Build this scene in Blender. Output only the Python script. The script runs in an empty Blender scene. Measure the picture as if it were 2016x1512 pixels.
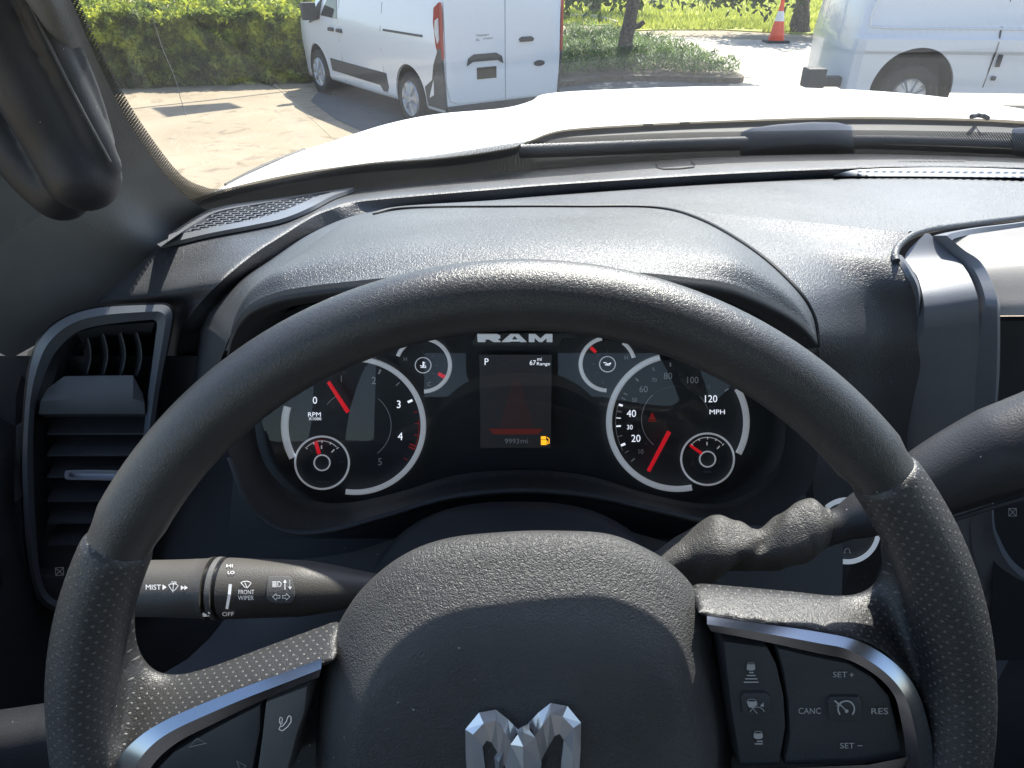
import bpy, bmesh, math, random
from mathutils.bvhtree import BVHTree
from mathutils import Vector, Matrix, noise
R = math.radians
SC = bpy.context.scene
COL = SC.collection
# ---------------------------------------------------------------- camera, sky, sun, exposure
PITCH = R(31.0); FPX = 1400.0; CAMH = 1.9
cam = bpy.data.cameras.new('camera'); camo = bpy.data.objects.new('camera', cam); COL.objects.link(camo)
cam.sensor_width = 36.0; cam.lens = 36.0*FPX/2016.0; cam.clip_start = 0.02; cam.clip_end = 400
camo.location = (0, 0, CAMH); camo.rotation_euler = (R(90)-PITCH, 0, 0)
SC.camera = camo
SUN_EL = 55.5; SUN_AZ = 22.0          # azimuth measured from straight ahead towards the right
w = bpy.data.worlds.new("World"); SC.world = w; w.use_nodes = True
nt = w.node_tree; bg = nt.nodes['Background']; sky = nt.nodes.new('ShaderNodeTexSky')
sky.sky_type = 'NISHITA'; sky.sun_disc = False; sky.sun_elevation = R(SUN_EL); sky.sun_rotation = R(SUN_AZ)
nt.links.new(sky.outputs['Color'], bg.inputs['Color']); bg.inputs['Strength'].default_value = 0.145
sl = bpy.data.lights.new('sun', 'SUN'); so = bpy.data.objects.new('sun', sl); COL.objects.link(so)
sl.energy = 4.6; sl.angle = R(0.6); sl.color = (1.0, 0.95, 0.86)
sd = Vector((math.sin(R(SUN_AZ))*math.cos(R(SUN_EL)), math.cos(R(SUN_AZ))*math.cos(R(SUN_EL)), math.sin(R(SUN_EL))))
so.rotation_euler = sd.to_track_quat('Z', 'Y').to_euler(); so.location = (3, 6, 12)
SC.view_settings.view_transform = 'Standard'; SC.view_settings.look = 'None'
SC.view_settings.exposure = 1.15; SC.view_settings.gamma = 1.0
SC.cycles.max_bounces = 8; SC.cycles.transparent_max_bounces = 16

# ---------------------------------------------------------------- geometry helpers
SP, CP = math.sin(PITCH), math.cos(PITCH)
CAM = Vector((0, 0, CAMH))
def ray(px, py):
    u = (px-1008)/FPX; v = (756-py)/FPX
    return Vector((u, CP+SP*v, -SP+CP*v))
def T(px, py, t): return CAM + ray(px, py)*t
def H(px, py, h):                       # point at height h relative to the eye
    d = ray(px, py); return CAM + d*(h/d.z)
def Y(px, py, y):                       # point at distance y ahead
    d = ray(px, py); return CAM + d*(y/d.y)
def G(px, py, z=0.0):                   # point on the ground
    return H(px, py, z-CAMH)
class Frame:                            # a real plane in the cab (wheel face, dial face...)
    def __init__(s, px, py, t, tilt):
        s.o = T(px, py, t); s.n = Vector((0, -math.cos(R(tilt)), math.sin(R(tilt))))
        s.u = Vector((0, math.sin(R(tilt)), math.cos(R(tilt)))); s.r = Vector((1, 0, 0))
        s.m = Matrix(((1, 0, 0, s.o.x), (0, s.u.y, s.n.y, s.o.y), (0, s.u.z, s.n.z, s.o.z), (0, 0, 0, 1)))
    def P(s, px, py, h=0.0):
        d = ray(px, py); o = s.o + s.n*h
        return CAM + d*((o-CAM).dot(s.n)/d.dot(s.n))
def cat(pts, n, closed=False):
    pts = [Vector(p) for p in pts]; m = len(pts); out = []
    segs = m if closed else m-1
    for k in range(n + (0 if closed else 1)):
        f = k*segs/n; i = min(int(f), segs-1); t = f-i
        if closed: a, b, c, d = pts[(i-1) % m], pts[i % m], pts[(i+1) % m], pts[(i+2) % m]
        else:
            b, c = pts[i], pts[i+1]; a = pts[i-1] if i > 0 else b*2-c; d = pts[i+2] if i+2 < m else c*2-b
        out.append(0.5*((2*b)+(c-a)*t+(2*a-5*b+4*c-d)*t*t+(3*b-a-3*c+d)*t**3))
    return out
def cat2(pts, n, closed=False): return [(p.x, p.y) for p in cat([(a[0], a[1], 0) for a in pts], n, closed)]
class MB:
    def __init__(s): s.v = []; s.f = []; s.uv = {}
    def add(s, vs, fs):
        o = len(s.v); s.v += [Vector(p) for p in vs]; s.f += [tuple(i+o for i in f) for f in fs]; return s
    def loft(s, rows, closed=False, caps=False, flip=False):
        n = len(rows[0]); vs = [p for r in rows for p in r]; fs = []
        for i in range(len(rows)-1):
            for j in range(n if closed else n-1):
                a = i*n+j; b = i*n+(j+1) % n; q = (a, b, b+n, a+n)
                fs.append(q[::-1] if flip else q)
        if caps: fs.append(tuple(range(n))[::-1]); fs.append(tuple((len(rows)-1)*n+k for k in range(n)))
        return s.add(vs, fs)
    def surf(s, rows, nu, nv, closed=False, flip=False):   # smooth surface through rows of control points
        rr = [cat(r, nu, closed) for r in rows]; cols = len(rr[0])
        vc = [cat([r[j] for r in rr], nv) for j in range(cols)]
        return s.loft([[vc[j][i] for j in range(cols)] for i in range(nv+1)], closed, flip=flip)
    def tube(s, path, rad, seg=16, closed=False, caps=True, sq=(1, 1), up=None):
        n = len(path); rows = []
        pu = Vector(up) if up else None
        for i in range(n):
            a = path[i-1] if (i > 0 or closed) else path[i]; b = path[(i+1) % n] if (i < n-1 or closed) else path[i]
            d = (b-a).normalized(); u = (pu - d*pu.dot(d)).normalized() if pu else d.orthogonal().normalized()
            if not up: pu = u
            w_ = d.cross(u); r = rad[i] if isinstance(rad, (list, tuple)) else rad
            rows.append([path[i]+(u*math.cos(t)*sq[0]+w_*math.sin(t)*sq[1])*r for t in [2*math.pi*k/seg for k in range(seg)]])
        if closed: rows.append(rows[0]); return s.loft(rows, True)
        return s.loft(rows, True, caps)
    def prism(s, pts, off):
        n = len(pts); off = Vector(off)
        vs = list(pts)+[p+off for p in pts]
        fs = [tuple(range(n))[::-1], tuple(range(n, 2*n))]+[(i, (i+1) % n, n+(i+1) % n, n+i) for i in range(n)]
        return s.add(vs, fs)
    def box(s, c, d, m=None):
        c = Vector(c); vs = []
        for x in (-.5, .5):
            for y in (-.5, .5):
                for z in (-.5, .5): vs.append(c+Vector((x*d[0], y*d[1], z*d[2])))
        if m: vs = [m @ p for p in vs]
        return s.add(vs, [(0, 1, 3, 2), (4, 6, 7, 5), (0, 4, 5, 1), (2, 3, 7, 6), (0, 2, 6, 4), (1, 5, 7, 3)])
WM = {}
def tag(o, label=None, cat=None, group=None, kind=None):
    for k, v in (('label', label), ('category', cat), ('group', group), ('kind', kind)):
        if v: o[k] = v
    return o
def build(name, mb, mat, parent=None, smooth=True, frame=None, bev=0, sharp=35, merge=True):
    me = bpy.data.meshes.new(name)
    if frame is None:
        lo = Vector((min(p.x for p in mb.v), min(p.y for p in mb.v), min(p.z for p in mb.v)))
        hi = Vector((max(p.x for p in mb.v), max(p.y for p in mb.v), max(p.z for p in mb.v)))
        frame = Matrix.Translation((lo+hi)/2)
    inv = frame.inverted()
    me.from_pydata([inv @ p for p in mb.v], [], mb.f)
    bm = bmesh.new(); bm.from_mesh(me)
    if merge: bmesh.ops.remove_doubles(bm, verts=bm.verts, dist=1e-6)
    bmesh.ops.recalc_face_normals(bm, faces=bm.faces)
    if bev:
        es = [e for e in bm.edges if len(e.link_faces) == 2 and e.calc_face_angle(0) > R(30)]
        bmesh.ops.bevel(bm, geom=es, offset=bev, segments=2, profile=.6, affect='EDGES')
    bm.to_mesh(me); bm.free()
    me.materials.append(mat)
    if smooth:
        me.polygons.foreach_set('use_smooth', [True]*len(me.polygons))
        try: me.set_sharp_from_angle(angle=R(sharp))
        except Exception: pass
    o = bpy.data.objects.new(name, me); COL.objects.link(o)
    WM[o.name] = frame
    if parent:
        o.parent = parent; o.matrix_parent_inverse = WM[parent.name].inverted()
    o.matrix_basis = frame
    return o
def empty(name, loc, rz=0, parent=None):
    o = bpy.data.objects.new(name, None); COL.objects.link(o); o.empty_display_size = .2
    fr = Matrix.Translation(loc) @ Matrix.Rotation(rz, 4, 'Z'); WM[o.name] = fr
    o.matrix_basis = fr
    return o
_tc = {}
def text_shape(txt):
    if txt in _tc: return _tc[txt]
    c = bpy.data.curves.new('text', 'FONT'); c.body = txt; c.align_x = 'CENTER'; c.align_y = 'CENTER'; c.resolution_u = 3
    o = bpy.data.objects.new('text', c); COL.objects.link(o)
    dg = bpy.context.evaluated_depsgraph_get(); dg.update()
    me = bpy.data.meshes.new_from_object(o.evaluated_get(dg))
    vs = [(p.co.x, p.co.y) for p in me.vertices]; fs = [tuple(p.vertices) for p in me.polygons]
    bpy.data.objects.remove(o); bpy.data.curves.remove(c); bpy.data.meshes.remove(me)
    y0 = min(v[1] for v in vs); y1 = max(v[1] for v in vs); x0 = min(v[0] for v in vs); x1 = max(v[0] for v in vs)
    r = ([((x-(x0+x1)/2)/(y1-y0), (y-(y0+y1)/2)/(y1-y0)) for x, y in vs], fs, (x1-x0)/(y1-y0)); _tc[txt] = r; return r
class Marks:                             # printed marks laid on a real surface: mapf(px, py) -> point on it
    def __init__(s, mapf, th=.0002): s.m = mapf; s.b = MB(); s.th = th
    def poly(s, pts): s.b.add([s.m(*p) for p in pts], [tuple(range(len(pts)))]); return s
    def text(s, txt, x, y, hpx, wpx=None, rot=0):
        vs, fs, asp = text_shape(txt); sx = (wpx/asp) if wpx else hpx*.95; c, q = math.cos(rot), math.sin(rot)
        s.b.add([s.m(x+a*sx*c-(-b*hpx)*q, y+a*sx*q+(-b*hpx)*c) for a, b in vs], fs); return s
    def line(s, pts, wd, closed=False):
        n = len(pts); L = []; Rr = []
        for i in range(n):
            a = pts[i-1] if (i or closed) else pts[i]; b = pts[(i+1) % n] if (i < n-1 or closed) else pts[i]
            dx, dy = b[0]-a[0], b[1]-a[1]; l = math.hypot(dx, dy) or 1; w_ = wd[i] if isinstance(wd, list) else wd
            nx, ny = -dy/l*w_/2, dx/l*w_/2
            L.append((pts[i][0]+nx, pts[i][1]+ny)); Rr.append((pts[i][0]-nx, pts[i][1]-ny))
        for i in range(n if closed else n-1):
            j = (i+1) % n; s.poly([L[i], L[j], Rr[j], Rr[i]])
        return s
    def arc(s, cx, cy, rx, ry, a0, a1, wd, n=48):      # degrees, clockwise from up
        return s.line([(cx+rx*math.sin(R(a0+(a1-a0)*k/n)), cy-ry*math.cos(R(a0+(a1-a0)*k/n))) for k in range(n+1)], wd)
    def disc(s, cx, cy, rx, ry, n=24): return s.poly([(cx+rx*math.cos(2*math.pi*k/n), cy+ry*math.sin(2*math.pi*k/n)) for k in range(n)])

# ---------------------------------------------------------------- materials
def new_mat(name):
    m = bpy.data.materials.new(name); m.use_nodes = True
    return m, m.node_tree, m.node_tree.nodes['Principled BSDF']
def nd(t, kind, **kw):
    n = t.nodes.new(kind)
    for k, v in kw.items():
        if k in n.inputs.keys(): n.inputs[k].default_value = v
        else: setattr(n, k, v)
    return n
def noisecol(t, c1, c2, scale, detail=4, coord='Object', lo=.35, hi=.65):
    tc = nd(t, 'ShaderNodeTexCoord'); nz = nd(t, 'ShaderNodeTexNoise', Scale=scale, Detail=detail)
    t.links.new(tc.outputs[coord], nz.inputs['Vector'])
    cr = nd(t, 'ShaderNodeValToRGB'); cr.color_ramp.elements[0].position = lo; cr.color_ramp.elements[1].position = hi
    cr.color_ramp.elements[0].color = (*c1, 1); cr.color_ramp.elements[1].color = (*c2, 1)
    t.links.new(nz.outputs['Fac'], cr.inputs['Fac']); return tc, nz, cr
def specks(t, tc, src, b, scale=170, amt=.86):
    vo = nd(t, 'ShaderNodeTexVoronoi', Scale=scale); t.links.new(tc.outputs['Object'], vo.inputs['Vector'])
    a = nd(t, 'ShaderNodeMath', operation='LESS_THAN'); a.inputs[1].default_value = .07; t.links.new(vo.outputs['Distance'], a.inputs[0])
    sp = nd(t, 'ShaderNodeSeparateColor'); t.links.new(vo.outputs['Color'], sp.inputs[0])
    g_ = nd(t, 'ShaderNodeMath', operation='GREATER_THAN'); g_.inputs[1].default_value = amt; t.links.new(sp.outputs[0], g_.inputs[0])
    m = nd(t, 'ShaderNodeMath', operation='MULTIPLY'); t.links.new(a.outputs[0], m.inputs[0]); t.links.new(g_.outputs[0], m.inputs[1])
    mx = nd(t, 'ShaderNodeMixRGB'); mx.inputs['Color2'].default_value = (.42, .42, .40, 1); t.links.new(m.outputs[0], mx.inputs['Fac']); t.links.new(src, mx.inputs['Color1'])
    t.links.new(mx.outputs['Color'], b.inputs['Base Color'])
def grain(name, col, rough=.45, scale=420, strength=.5, dist=.0006, spec=.5, fine=.25, var=.25, coat=0, dots=False, stretch=1):
    m, t, b = new_mat(name)
    c2 = tuple(min(1, x*(1+var)) for x in col); c1 = tuple(x*(1-var) for x in col)
    tc, nz, cr = noisecol(t, c1, c2, 14, 5); t.links.new(cr.outputs['Color'], b.inputs['Base Color']); b.inputs['Coat IOR'].default_value = 1.5
    if scale > 300 and not dots: specks(t, tc, cr.outputs['Color'], b)
    b.inputs['Specular IOR Level'].default_value = spec
    mr = nd(t, 'ShaderNodeMapRange'); mr.inputs['To Min'].default_value = rough-.06; mr.inputs['To Max'].default_value = rough+.06
    t.links.new(nz.outputs['Fac'], mr.inputs['Value']); t.links.new(mr.outputs['Result'], b.inputs['Roughness'])
    wn = nd(t, 'ShaderNodeTexNoise', Scale=scale*.6, Detail=2)
    t.links.new(tc.outputs['Object'], wn.inputs['Vector'])
    mx = nd(t, 'ShaderNodeMixRGB'); mx.inputs['Fac'].default_value = .0022; mx.blend_type = 'LINEAR_LIGHT'
    t.links.new(tc.outputs['Object'], mx.inputs['Color1']); t.links.new(wn.outputs['Color'], mx.inputs['Color2'])
    vo = nd(t, 'ShaderNodeTexVoronoi', Scale=scale); vo.feature = 'SMOOTH_F1'; vo.inputs['Smoothness'].default_value = .35
    t.links.new(mx.outputs['Color'], vo.inputs['Vector'])
    n2 = nd(t, 'ShaderNodeTexNoise', Scale=scale*2.2, Detail=3); t.links.new(tc.outputs['Object'], n2.inputs['Vector'])
    ma = nd(t, 'ShaderNodeMath', operation='MULTIPLY_ADD'); ma.inputs[1].default_value = -1.0
    t.links.new(vo.outputs['Distance'], ma.inputs[0])
    m2 = nd(t, 'ShaderNodeMath', operation='MULTIPLY'); m2.inputs[1].default_value = fine
    t.links.new(n2.outputs['Fac'], m2.inputs[0]); t.links.new(m2.outputs[0], ma.inputs[2])
    last = ma.outputs[0]
    if dots:
        mp = nd(t, 'ShaderNodeMapping'); mp.inputs['Rotation'].default_value = (0, 0, R(45)); mp.inputs['Scale'].default_value = (290, 290, 0)
        ua = nd(t, 'ShaderNodeAttribute'); ua.attribute_name = 'dotuv'; t.links.new(ua.outputs['Vector'], mp.inputs['Vector'])
        fr = nd(t, 'ShaderNodeVectorMath', operation='FRACTION'); t.links.new(mp.outputs['Vector'], fr.inputs[0])
        ds = nd(t, 'ShaderNodeVectorMath', operation='DISTANCE'); ds.inputs[1].default_value = (.5, .5, 0)
        t.links.new(fr.outputs['Vector'], ds.inputs[0])
        r2 = nd(t, 'ShaderNodeMapRange'); r2.inputs['From Min'].default_value = .13; r2.inputs['From Max'].default_value = .2
        r2.inputs['To Min'].default_value = 1.0; r2.inputs['To Max'].default_value = 0
        t.links.new(ds.outputs['Value'], r2.inputs['Value'])
        ad = nd(t, 'ShaderNodeMath', operation='MULTIPLY_ADD'); ad.inputs[1].default_value = dots
        t.links.new(r2.outputs['Result'], ad.inputs[0]); t.links.new(last, ad.inputs[2]); last = ad.outputs[0]
        cm = nd(t, 'ShaderNodeMixRGB'); cm.inputs['Color2'].default_value = (.11, .108, .105, 1)
        t.links.new(r2.outputs['Result'], cm.inputs['Fac']); t.links.new(cr.outputs['Color'], cm.inputs['Color1'])
        t.links.new(cm.outputs['Color'], b.inputs['Base Color'])
    bp = nd(t, 'ShaderNodeBump', Strength=strength, Distance=dist); t.links.new(last, bp.inputs['Height'])
    t.links.new(bp.outputs['Normal'], b.inputs['Normal'])
    if coat: b.inputs['Coat Weight'].default_value = coat; b.inputs['Coat Roughness'].default_value = .5
    return m
def plain(name, col, rough=.5, metal=0, spec=.5, emit=0, bump=0, bscale=900, var=.08, coat=0):
    m, t, b = new_mat(name)
    tc, nz, cr = noisecol(t, tuple(x*(1-var) for x in col), tuple(min(1, x*(1+var)) for x in col), 20, 4)
    t.links.new(cr.outputs['Color'], b.inputs['Base Color'])
    if bscale in (900, 700, 1000) and bump: specks(t, tc, cr.outputs['Color'], b, 200, .88)
    b.inputs['Roughness'].default_value = rough; b.inputs['Metallic'].default_value = metal; b.inputs['Specular IOR Level'].default_value = spec
    if coat: b.inputs['Coat Weight'].default_value = coat; b.inputs['Coat Roughness'].default_value = .05
    if emit: b.inputs['Emission Color'].default_value = (*col, 1); b.inputs['Emission Strength'].default_value = emit
    if bump:
        n2 = nd(t, 'ShaderNodeTexNoise', Scale=bscale, Detail=3); t.links.new(tc.outputs['Object'], n2.inputs['Vector'])
        bp = nd(t, 'ShaderNodeBump', Strength=bump, Distance=.0005); t.links.new(n2.outputs['Fac'], bp.inputs['Height'])
        t.links.new(bp.outputs['Normal'], b.inputs['Normal'])
    return m
def glassy(name, tint=(.93, .96, .95), ior=1.5, rough=0.0, gain=1.0, haze=0.0):
    m = bpy.data.materials.new(name); m.use_nodes = True; t = m.node_tree; t.nodes.clear()
    o = nd(t, 'ShaderNodeOutputMaterial'); tr = nd(t, 'ShaderNodeBsdfTransparent'); tr.inputs['Color'].default_value = (*tint, 1)
    gl = nd(t, 'ShaderNodeBsdfGlossy', Roughness=rough); ge = nd(t, 'ShaderNodeNewGeometry')
    dt = nd(t, 'ShaderNodeVectorMath', operation='DOT_PRODUCT'); t.links.new(ge.outputs['Normal'], dt.inputs[0]); t.links.new(ge.outputs['Incoming'], dt.inputs[1])
    ab_ = nd(t, 'ShaderNodeMath', operation='ABSOLUTE'); t.links.new(dt.outputs['Value'], ab_.inputs[0])
    om = nd(t, 'ShaderNodeMath', operation='SUBTRACT'); om.inputs[0].default_value = 1.0; t.links.new(ab_.outputs[0], om.inputs[1])
    pw = nd(t, 'ShaderNodeMath', operation='POWER'); pw.inputs[1].default_value = 5.0; t.links.new(om.outputs[0], pw.inputs[0])
    mu = nd(t, 'ShaderNodeMath', operation='MULTIPLY_ADD'); mu.inputs[1].default_value = .96*gain; mu.inputs[2].default_value = .04*gain; mu.use_clamp = True
    mx = nd(t, 'ShaderNodeMixShader'); t.links.new(pw.outputs[0], mu.inputs[0]); t.links.new(mu.outputs[0], mx.inputs[0])
    t.links.new(tr.outputs[0], mx.inputs[1]); t.links.new(gl.outputs[0], mx.inputs[2])
    last = mx.outputs[0]
    if haze:                                       # thin film of dust on the inside of the glass
        df = nd(t, 'ShaderNodeBsdfDiffuse'); df.inputs['Color'].default_value = (.8, .8, .78, 1)
        tl = nd(t, 'ShaderNodeBsdfTranslucent'); tl.inputs['Color'].default_value = (.8, .8, .78, 1)
        ms = nd(t, 'ShaderNodeMixShader'); ms.inputs[0].default_value = .5
        t.links.new(df.outputs[0], ms.inputs[1]); t.links.new(tl.outputs[0], ms.inputs[2])
        tc = nd(t, 'ShaderNodeTexCoord'); nz = nd(t, 'ShaderNodeTexNoise', Scale=9, Detail=8); t.links.new(tc.outputs['Object'], nz.inputs['Vector'])
        m2 = nd(t, 'ShaderNodeMath', operation='MULTIPLY'); m2.inputs[1].default_value = haze*2; t.links.new(nz.outputs['Fac'], m2.inputs[0])
        m3 = nd(t, 'ShaderNodeMixShader'); t.links.new(m2.outputs[0], m3.inputs[0]); t.links.new(last, m3.inputs[1]); t.links.new(ms.outputs[0], m3.inputs[2])
        last = m3.outputs[0]
    t.links.new(last, o.inputs['Surface']); return m
M = {}
M['dash'] = grain('dash_leather', (.055, .059, .066), .43, 850, .7, .0006, .85, .3, coat=.28)
M['hoodpad'] = grain('gauge_hood_leather', (.052, .057, .064), .43, 850, .7, .0006, .85, .3, coat=.28)
M['rim'] = grain('rim_leather', (.024, .025, .027), .38, 1200, .36, .0005, .9, .3, coat=.3)
M['grip'] = grain('perforated_leather', (.032, .032, .034), .45, 1000, .45, .0004, .8, .3, dots=2.2)
M['airbag'] = grain('airbag_cover', (.060, .060, .062), .5, 950, .75, .0006, .6, .3)
M['boot'] = grain('boot_leather', (.085, .083, .080), .5, 900, .6, .0006, .5, .3)
M['plastic'] = plain('dark_plastic', (.050, .052, .056), .5, bump=.3)
M['plastic2'] = plain('black_plastic', (.028, .030, .033), .55, bump=.3)
M['stalk'] = plain('stalk_plastic', (.085, .08, .074), .45, bump=.35, bscale=1500)
M['gloss'] = plain('glossy_black', (.008, .009, .011), .3)
M['satin'] = plain('satin_grey_trim', (.21, .22, .24), .40, metal=.3, bump=.25, bscale=1600)
M['grey'] = plain('grey_plastic', (.12, .12, .12), .45, bump=.4, bscale=1400)
M['chrome'] = plain('satin_chrome', (.42, .45, .50), .2, metal=1.0, var=.03)
M['emblem'] = plain('emblem_chrome', (.75, .77, .82), .3, metal=.75, var=.03)
M['silver'] = plain('glowing_silver', (.82, .88, .95), .35, emit=.09)  # faint glow added to brighten rings and lettering that are no lamps
M['pillar'] = plain('pillar_trim', (.20, .20, .19), .7, bump=.9, bscale=700)
M['handle'] = plain('grab_handle', (.035, .036, .040), .45, bump=.4, bscale=1000)
M['white'] = plain('white_print', (.75, .77, .8), .6, emit=.12)
M['whitelit'] = plain('lit_print', (.8, .85, .95), .6, emit=.45)
M['dim'] = plain('dim_print', (.30, .32, .34), .6, emit=.06)
M['faint'] = plain('faint_print', (.10, .11, .12), .6)
M['red'] = plain('red_needle', (.75, .01, .02), .5, emit=.22)
M['redprint'] = plain('red_print', (.45, .02, .02), .6, emit=.06)
M['amber'] = plain('amber_lamp', (1.0, .45, .02), .6, emit=.6)
M['face'] = plain('dial_face', (.022, .026, .030), .5)
M['stacktop'] = plain('pale_stack_top', (.30, .285, .27), .45, bump=.2)
M['screen'] = plain('display', (.020, .022, .026), .3, emit=.2)
M['headliner'] = plain('headliner_cloth', (.13, .135, .14), .9, bump=.4)
M['seatc'] = plain('seat_cloth', (.05, .05, .055), .9, bump=.4)
M['paint'] = plain('white_truck_paint', (.85, .85, .84), .45, coat=.12, var=.01)
M['vanpaint'] = plain('white_van_paint', (.68, .70, .74), .3, coat=.6, var=.01)
M['tyre'] = plain('tyre_rubber', (.02, .02, .02), .8, bump=.4, bscale=120)
M['hub'] = plain('silver_wheel_cover', (.45, .46, .48), .35, metal=.5)
M['vanblk'] = plain('black_body_plastic', (.045, .046, .048), .6)
M['lampred'] = plain('red_lamp', (.32, .008, .01), .2, coat=.5)
M['lampclr'] = plain('clear_lamp', (.6, .62, .65), .2, coat=.5)
M['glassd'] = glassy('side_glass', (.35, .42, .40), 1.5)
M['glassdark'] = plain('dark_van_glass', (.02, .03, .03), .08, coat=.5)
M['windshield'] = glassy('windshield_glass', (.96, .98, .97), 1.5, gain=1.15, haze=.022)
M['lens'] = glassy('cluster_lens', (.98, .98, .98), 1.45, gain=.6)
M['orange'] = plain('orange_cone', (.80, .09, .03), .6)
M['conew'] = plain('cone_collar', (.75, .75, .75), .5)
# ================================================================= the car park outside
def ground_mat(name, c1, c2, stain, scale=.8, crack=True, rough=.85):
    m, t, b = new_mat(name); b.inputs['Roughness'].default_value = rough
    tc, nz, cr = noisecol(t, c1, c2, scale, 8, lo=.3, hi=.7)
    n2 = nd(t, 'ShaderNodeTexNoise', Scale=scale*3.1, Detail=6, Distortion=1.5); t.links.new(tc.outputs['Object'], n2.inputs['Vector'])
    r = nd(t, 'ShaderNodeMapRange'); r.inputs['From Min'].default_value = .56; r.inputs['From Max'].default_value = .72; r.inputs['To Max'].default_value = .8
    t.links.new(n2.outputs['Fac'], r.inputs['Value'])
    mx = nd(t, 'ShaderNodeMixRGB'); mx.inputs['Color2'].default_value = (*stain, 1)
    t.links.new(r.outputs['Result'], mx.inputs['Fac']); t.links.new(cr.outputs['Color'], mx.inputs['Color1']); last = mx.outputs['Color']
    n3 = nd(t, 'ShaderNodeTexNoise', Scale=60, Detail=6); t.links.new(tc.outputs['Object'], n3.inputs['Vector'])
    m3 = nd(t, 'ShaderNodeMixRGB'); m3.blend_type = 'OVERLAY'; m3.inputs['Fac'].default_value = .35
    t.links.new(last, m3.inputs['Color1']); t.links.new(n3.outputs['Fac'], m3.inputs['Color2']); last = m3.outputs['Color']
    t.links.new(last, b.inputs['Base Color'])
    bp = nd(t, 'ShaderNodeBump', Strength=.3, Distance=.01); t.links.new(n3.outputs['Fac'], bp.inputs['Height']); t.links.new(bp.outputs['Normal'], b.inputs['Normal'])
    return m
conc = ground_mat('warm_concrete', (.28, .225, .15), (.37, .30, .205), (.17, .13, .085))
road = ground_mat('pale_concrete_road', (.42, .385, .32), (.50, .46, .39), (.34, .30, .24), 1.5)
mulch = ground_mat('mulch', (.09, .08, .06), (.15, .12, .09), (.05, .045, .035), 9)
turf = ground_mat('turf_soil', (.27, .30, .05), (.38, .40, .08), (.20, .25, .05), 1.2)
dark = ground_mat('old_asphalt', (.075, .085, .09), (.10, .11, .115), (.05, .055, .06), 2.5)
def sheet(name, pts, z, mat, thick=0):
    mb = MB(); P = [Vector((p.x, p.y, z)) for p in pts]
    if thick: mb.prism([p-Vector((0, 0, thick)) for p in P], (0, 0, thick))
    else: mb.add(P, [tuple(range(len(P)))])
    return build(name, mb, mat, smooth=False)
g = sheet('ground', [Vector((-150, -40, 0)), Vector((160, -40, 0)), Vector((160, 260, 0)), Vector((-150, 260, 0))], 0, conc); tag(g, kind='structure')
# far road, running away behind the planted island
o = sheet('road', [G(1040, 60), G(1240, 60), G(1300, 72), G(1620, 84), G(2400, 95), G(2700, 230), G(1300, 215), G(1180, 150)], .004, road); tag(o, kind='structure')
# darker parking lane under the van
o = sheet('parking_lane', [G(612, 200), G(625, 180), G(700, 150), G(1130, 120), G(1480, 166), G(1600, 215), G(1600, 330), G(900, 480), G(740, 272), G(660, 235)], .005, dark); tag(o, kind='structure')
# grass verge beyond the road
GL = [G(1060, 50), G(1130, 49), G(1200, 52), G(1235, 62), G(1300, 60), G(1420, 60), G(1530, 66), G(1620, 70), G(2300, 75)]
o = sheet('grass_verge', GL+[Vector((110, 120, 0)), Vector((-60, 120, 0)), Vector((-8, 26, 0))], .03, turf, .04); tag(o, kind='structure')
kb = MB()
kp = [G(1000, 34), G(1125, 37), G(1160, 38), G(1190, 44), G(1215, 52)]
kc = cat(kp, 24); kb.loft([[p+Vector((0, 0, 0)) for p in kc], [p+Vector((0, 0, .14)) for p in kc], [p+Vector((.05, .18, .14)) for p in kc], [p+Vector((.05, .2, 0)) for p in kc]])
o = build('kerb', kb, road); tag(o, kind='structure')

def blades(name, mat, area, n, h, wd, lean=.5, clump=None, label=None, zf=None):
    rnd = random.Random(n); mb = MB()
    for i in range(n):
        x, y = area(rnd); z = zf(x, y) if zf else 0
        hh = h*rnd.uniform(.5, 1.3); a = rnd.uniform(0, 6.283); dx, dy = math.cos(a)*wd, math.sin(a)*wd; lx, ly = rnd.uniform(-lean, lean)*hh, rnd.uniform(-lean, lean)*hh
        mb.add([(x-dx, y-dy, z), (x+dx, y+dy, z), (x+lx, y+ly, z+hh)], [(0, 1, 2)])
    return build(name, mb, mat, smooth=False, merge=False)
def leafmat(name, c1, c2, c3, scale=1.5, trans=.35):
    m, t, b = new_mat(name); b.inputs['Roughness'].default_value = .5
    tc, nz, cr = noisecol(t, c1, c2, scale, 4)
    e = cr.color_ramp.elements.new(.5); e.color = (*c3, 1)
    t.links.new(cr.outputs['Color'], b.inputs['Base Color'])
    tl = nd(t, 'ShaderNodeBsdfTranslucent'); t.links.new(cr.outputs['Color'], tl.inputs['Color'])
    mx = nd(t, 'ShaderNodeMixShader'); mx.inputs[0].default_value = trans
    t.links.new(b.outputs[0], mx.inputs[1]); t.links.new(tl.outputs[0], mx.inputs[2]); t.links.new(mx.outputs[0], t.nodes['Material Output'].inputs['Surface'])
    return m
L_h = leafmat('hedge_leaf', (.06, .10, .025), (.60, .62, .08), (.24, .30, .05), 3.0, .6)
L_j = leafmat('juniper_leaf', (.06, .11, .03), (.20, .30, .07), (.12, .20, .05), 2.0, .45)
L_t = leafmat('tree_leaf', (.03, .055, .02), (.08, .12, .03), (.05, .08, .025), 1.0, .3)
L_g = leafmat('grass_blade', (.30, .34, .05), (.55, .56, .12), (.40, .44, .08), .6, .5)
bark = grain('bark', (.10, .085, .07), .9, 30, 1.0, .02, .2, .6, .4)
twig = plain('twig', (.07, .06, .05), .9)
def grass_area(r):
    y = r.uniform(23, 60)**1.0; x = r.uniform(-4, 26)*(y/40)+1.0
    return x, y
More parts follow.
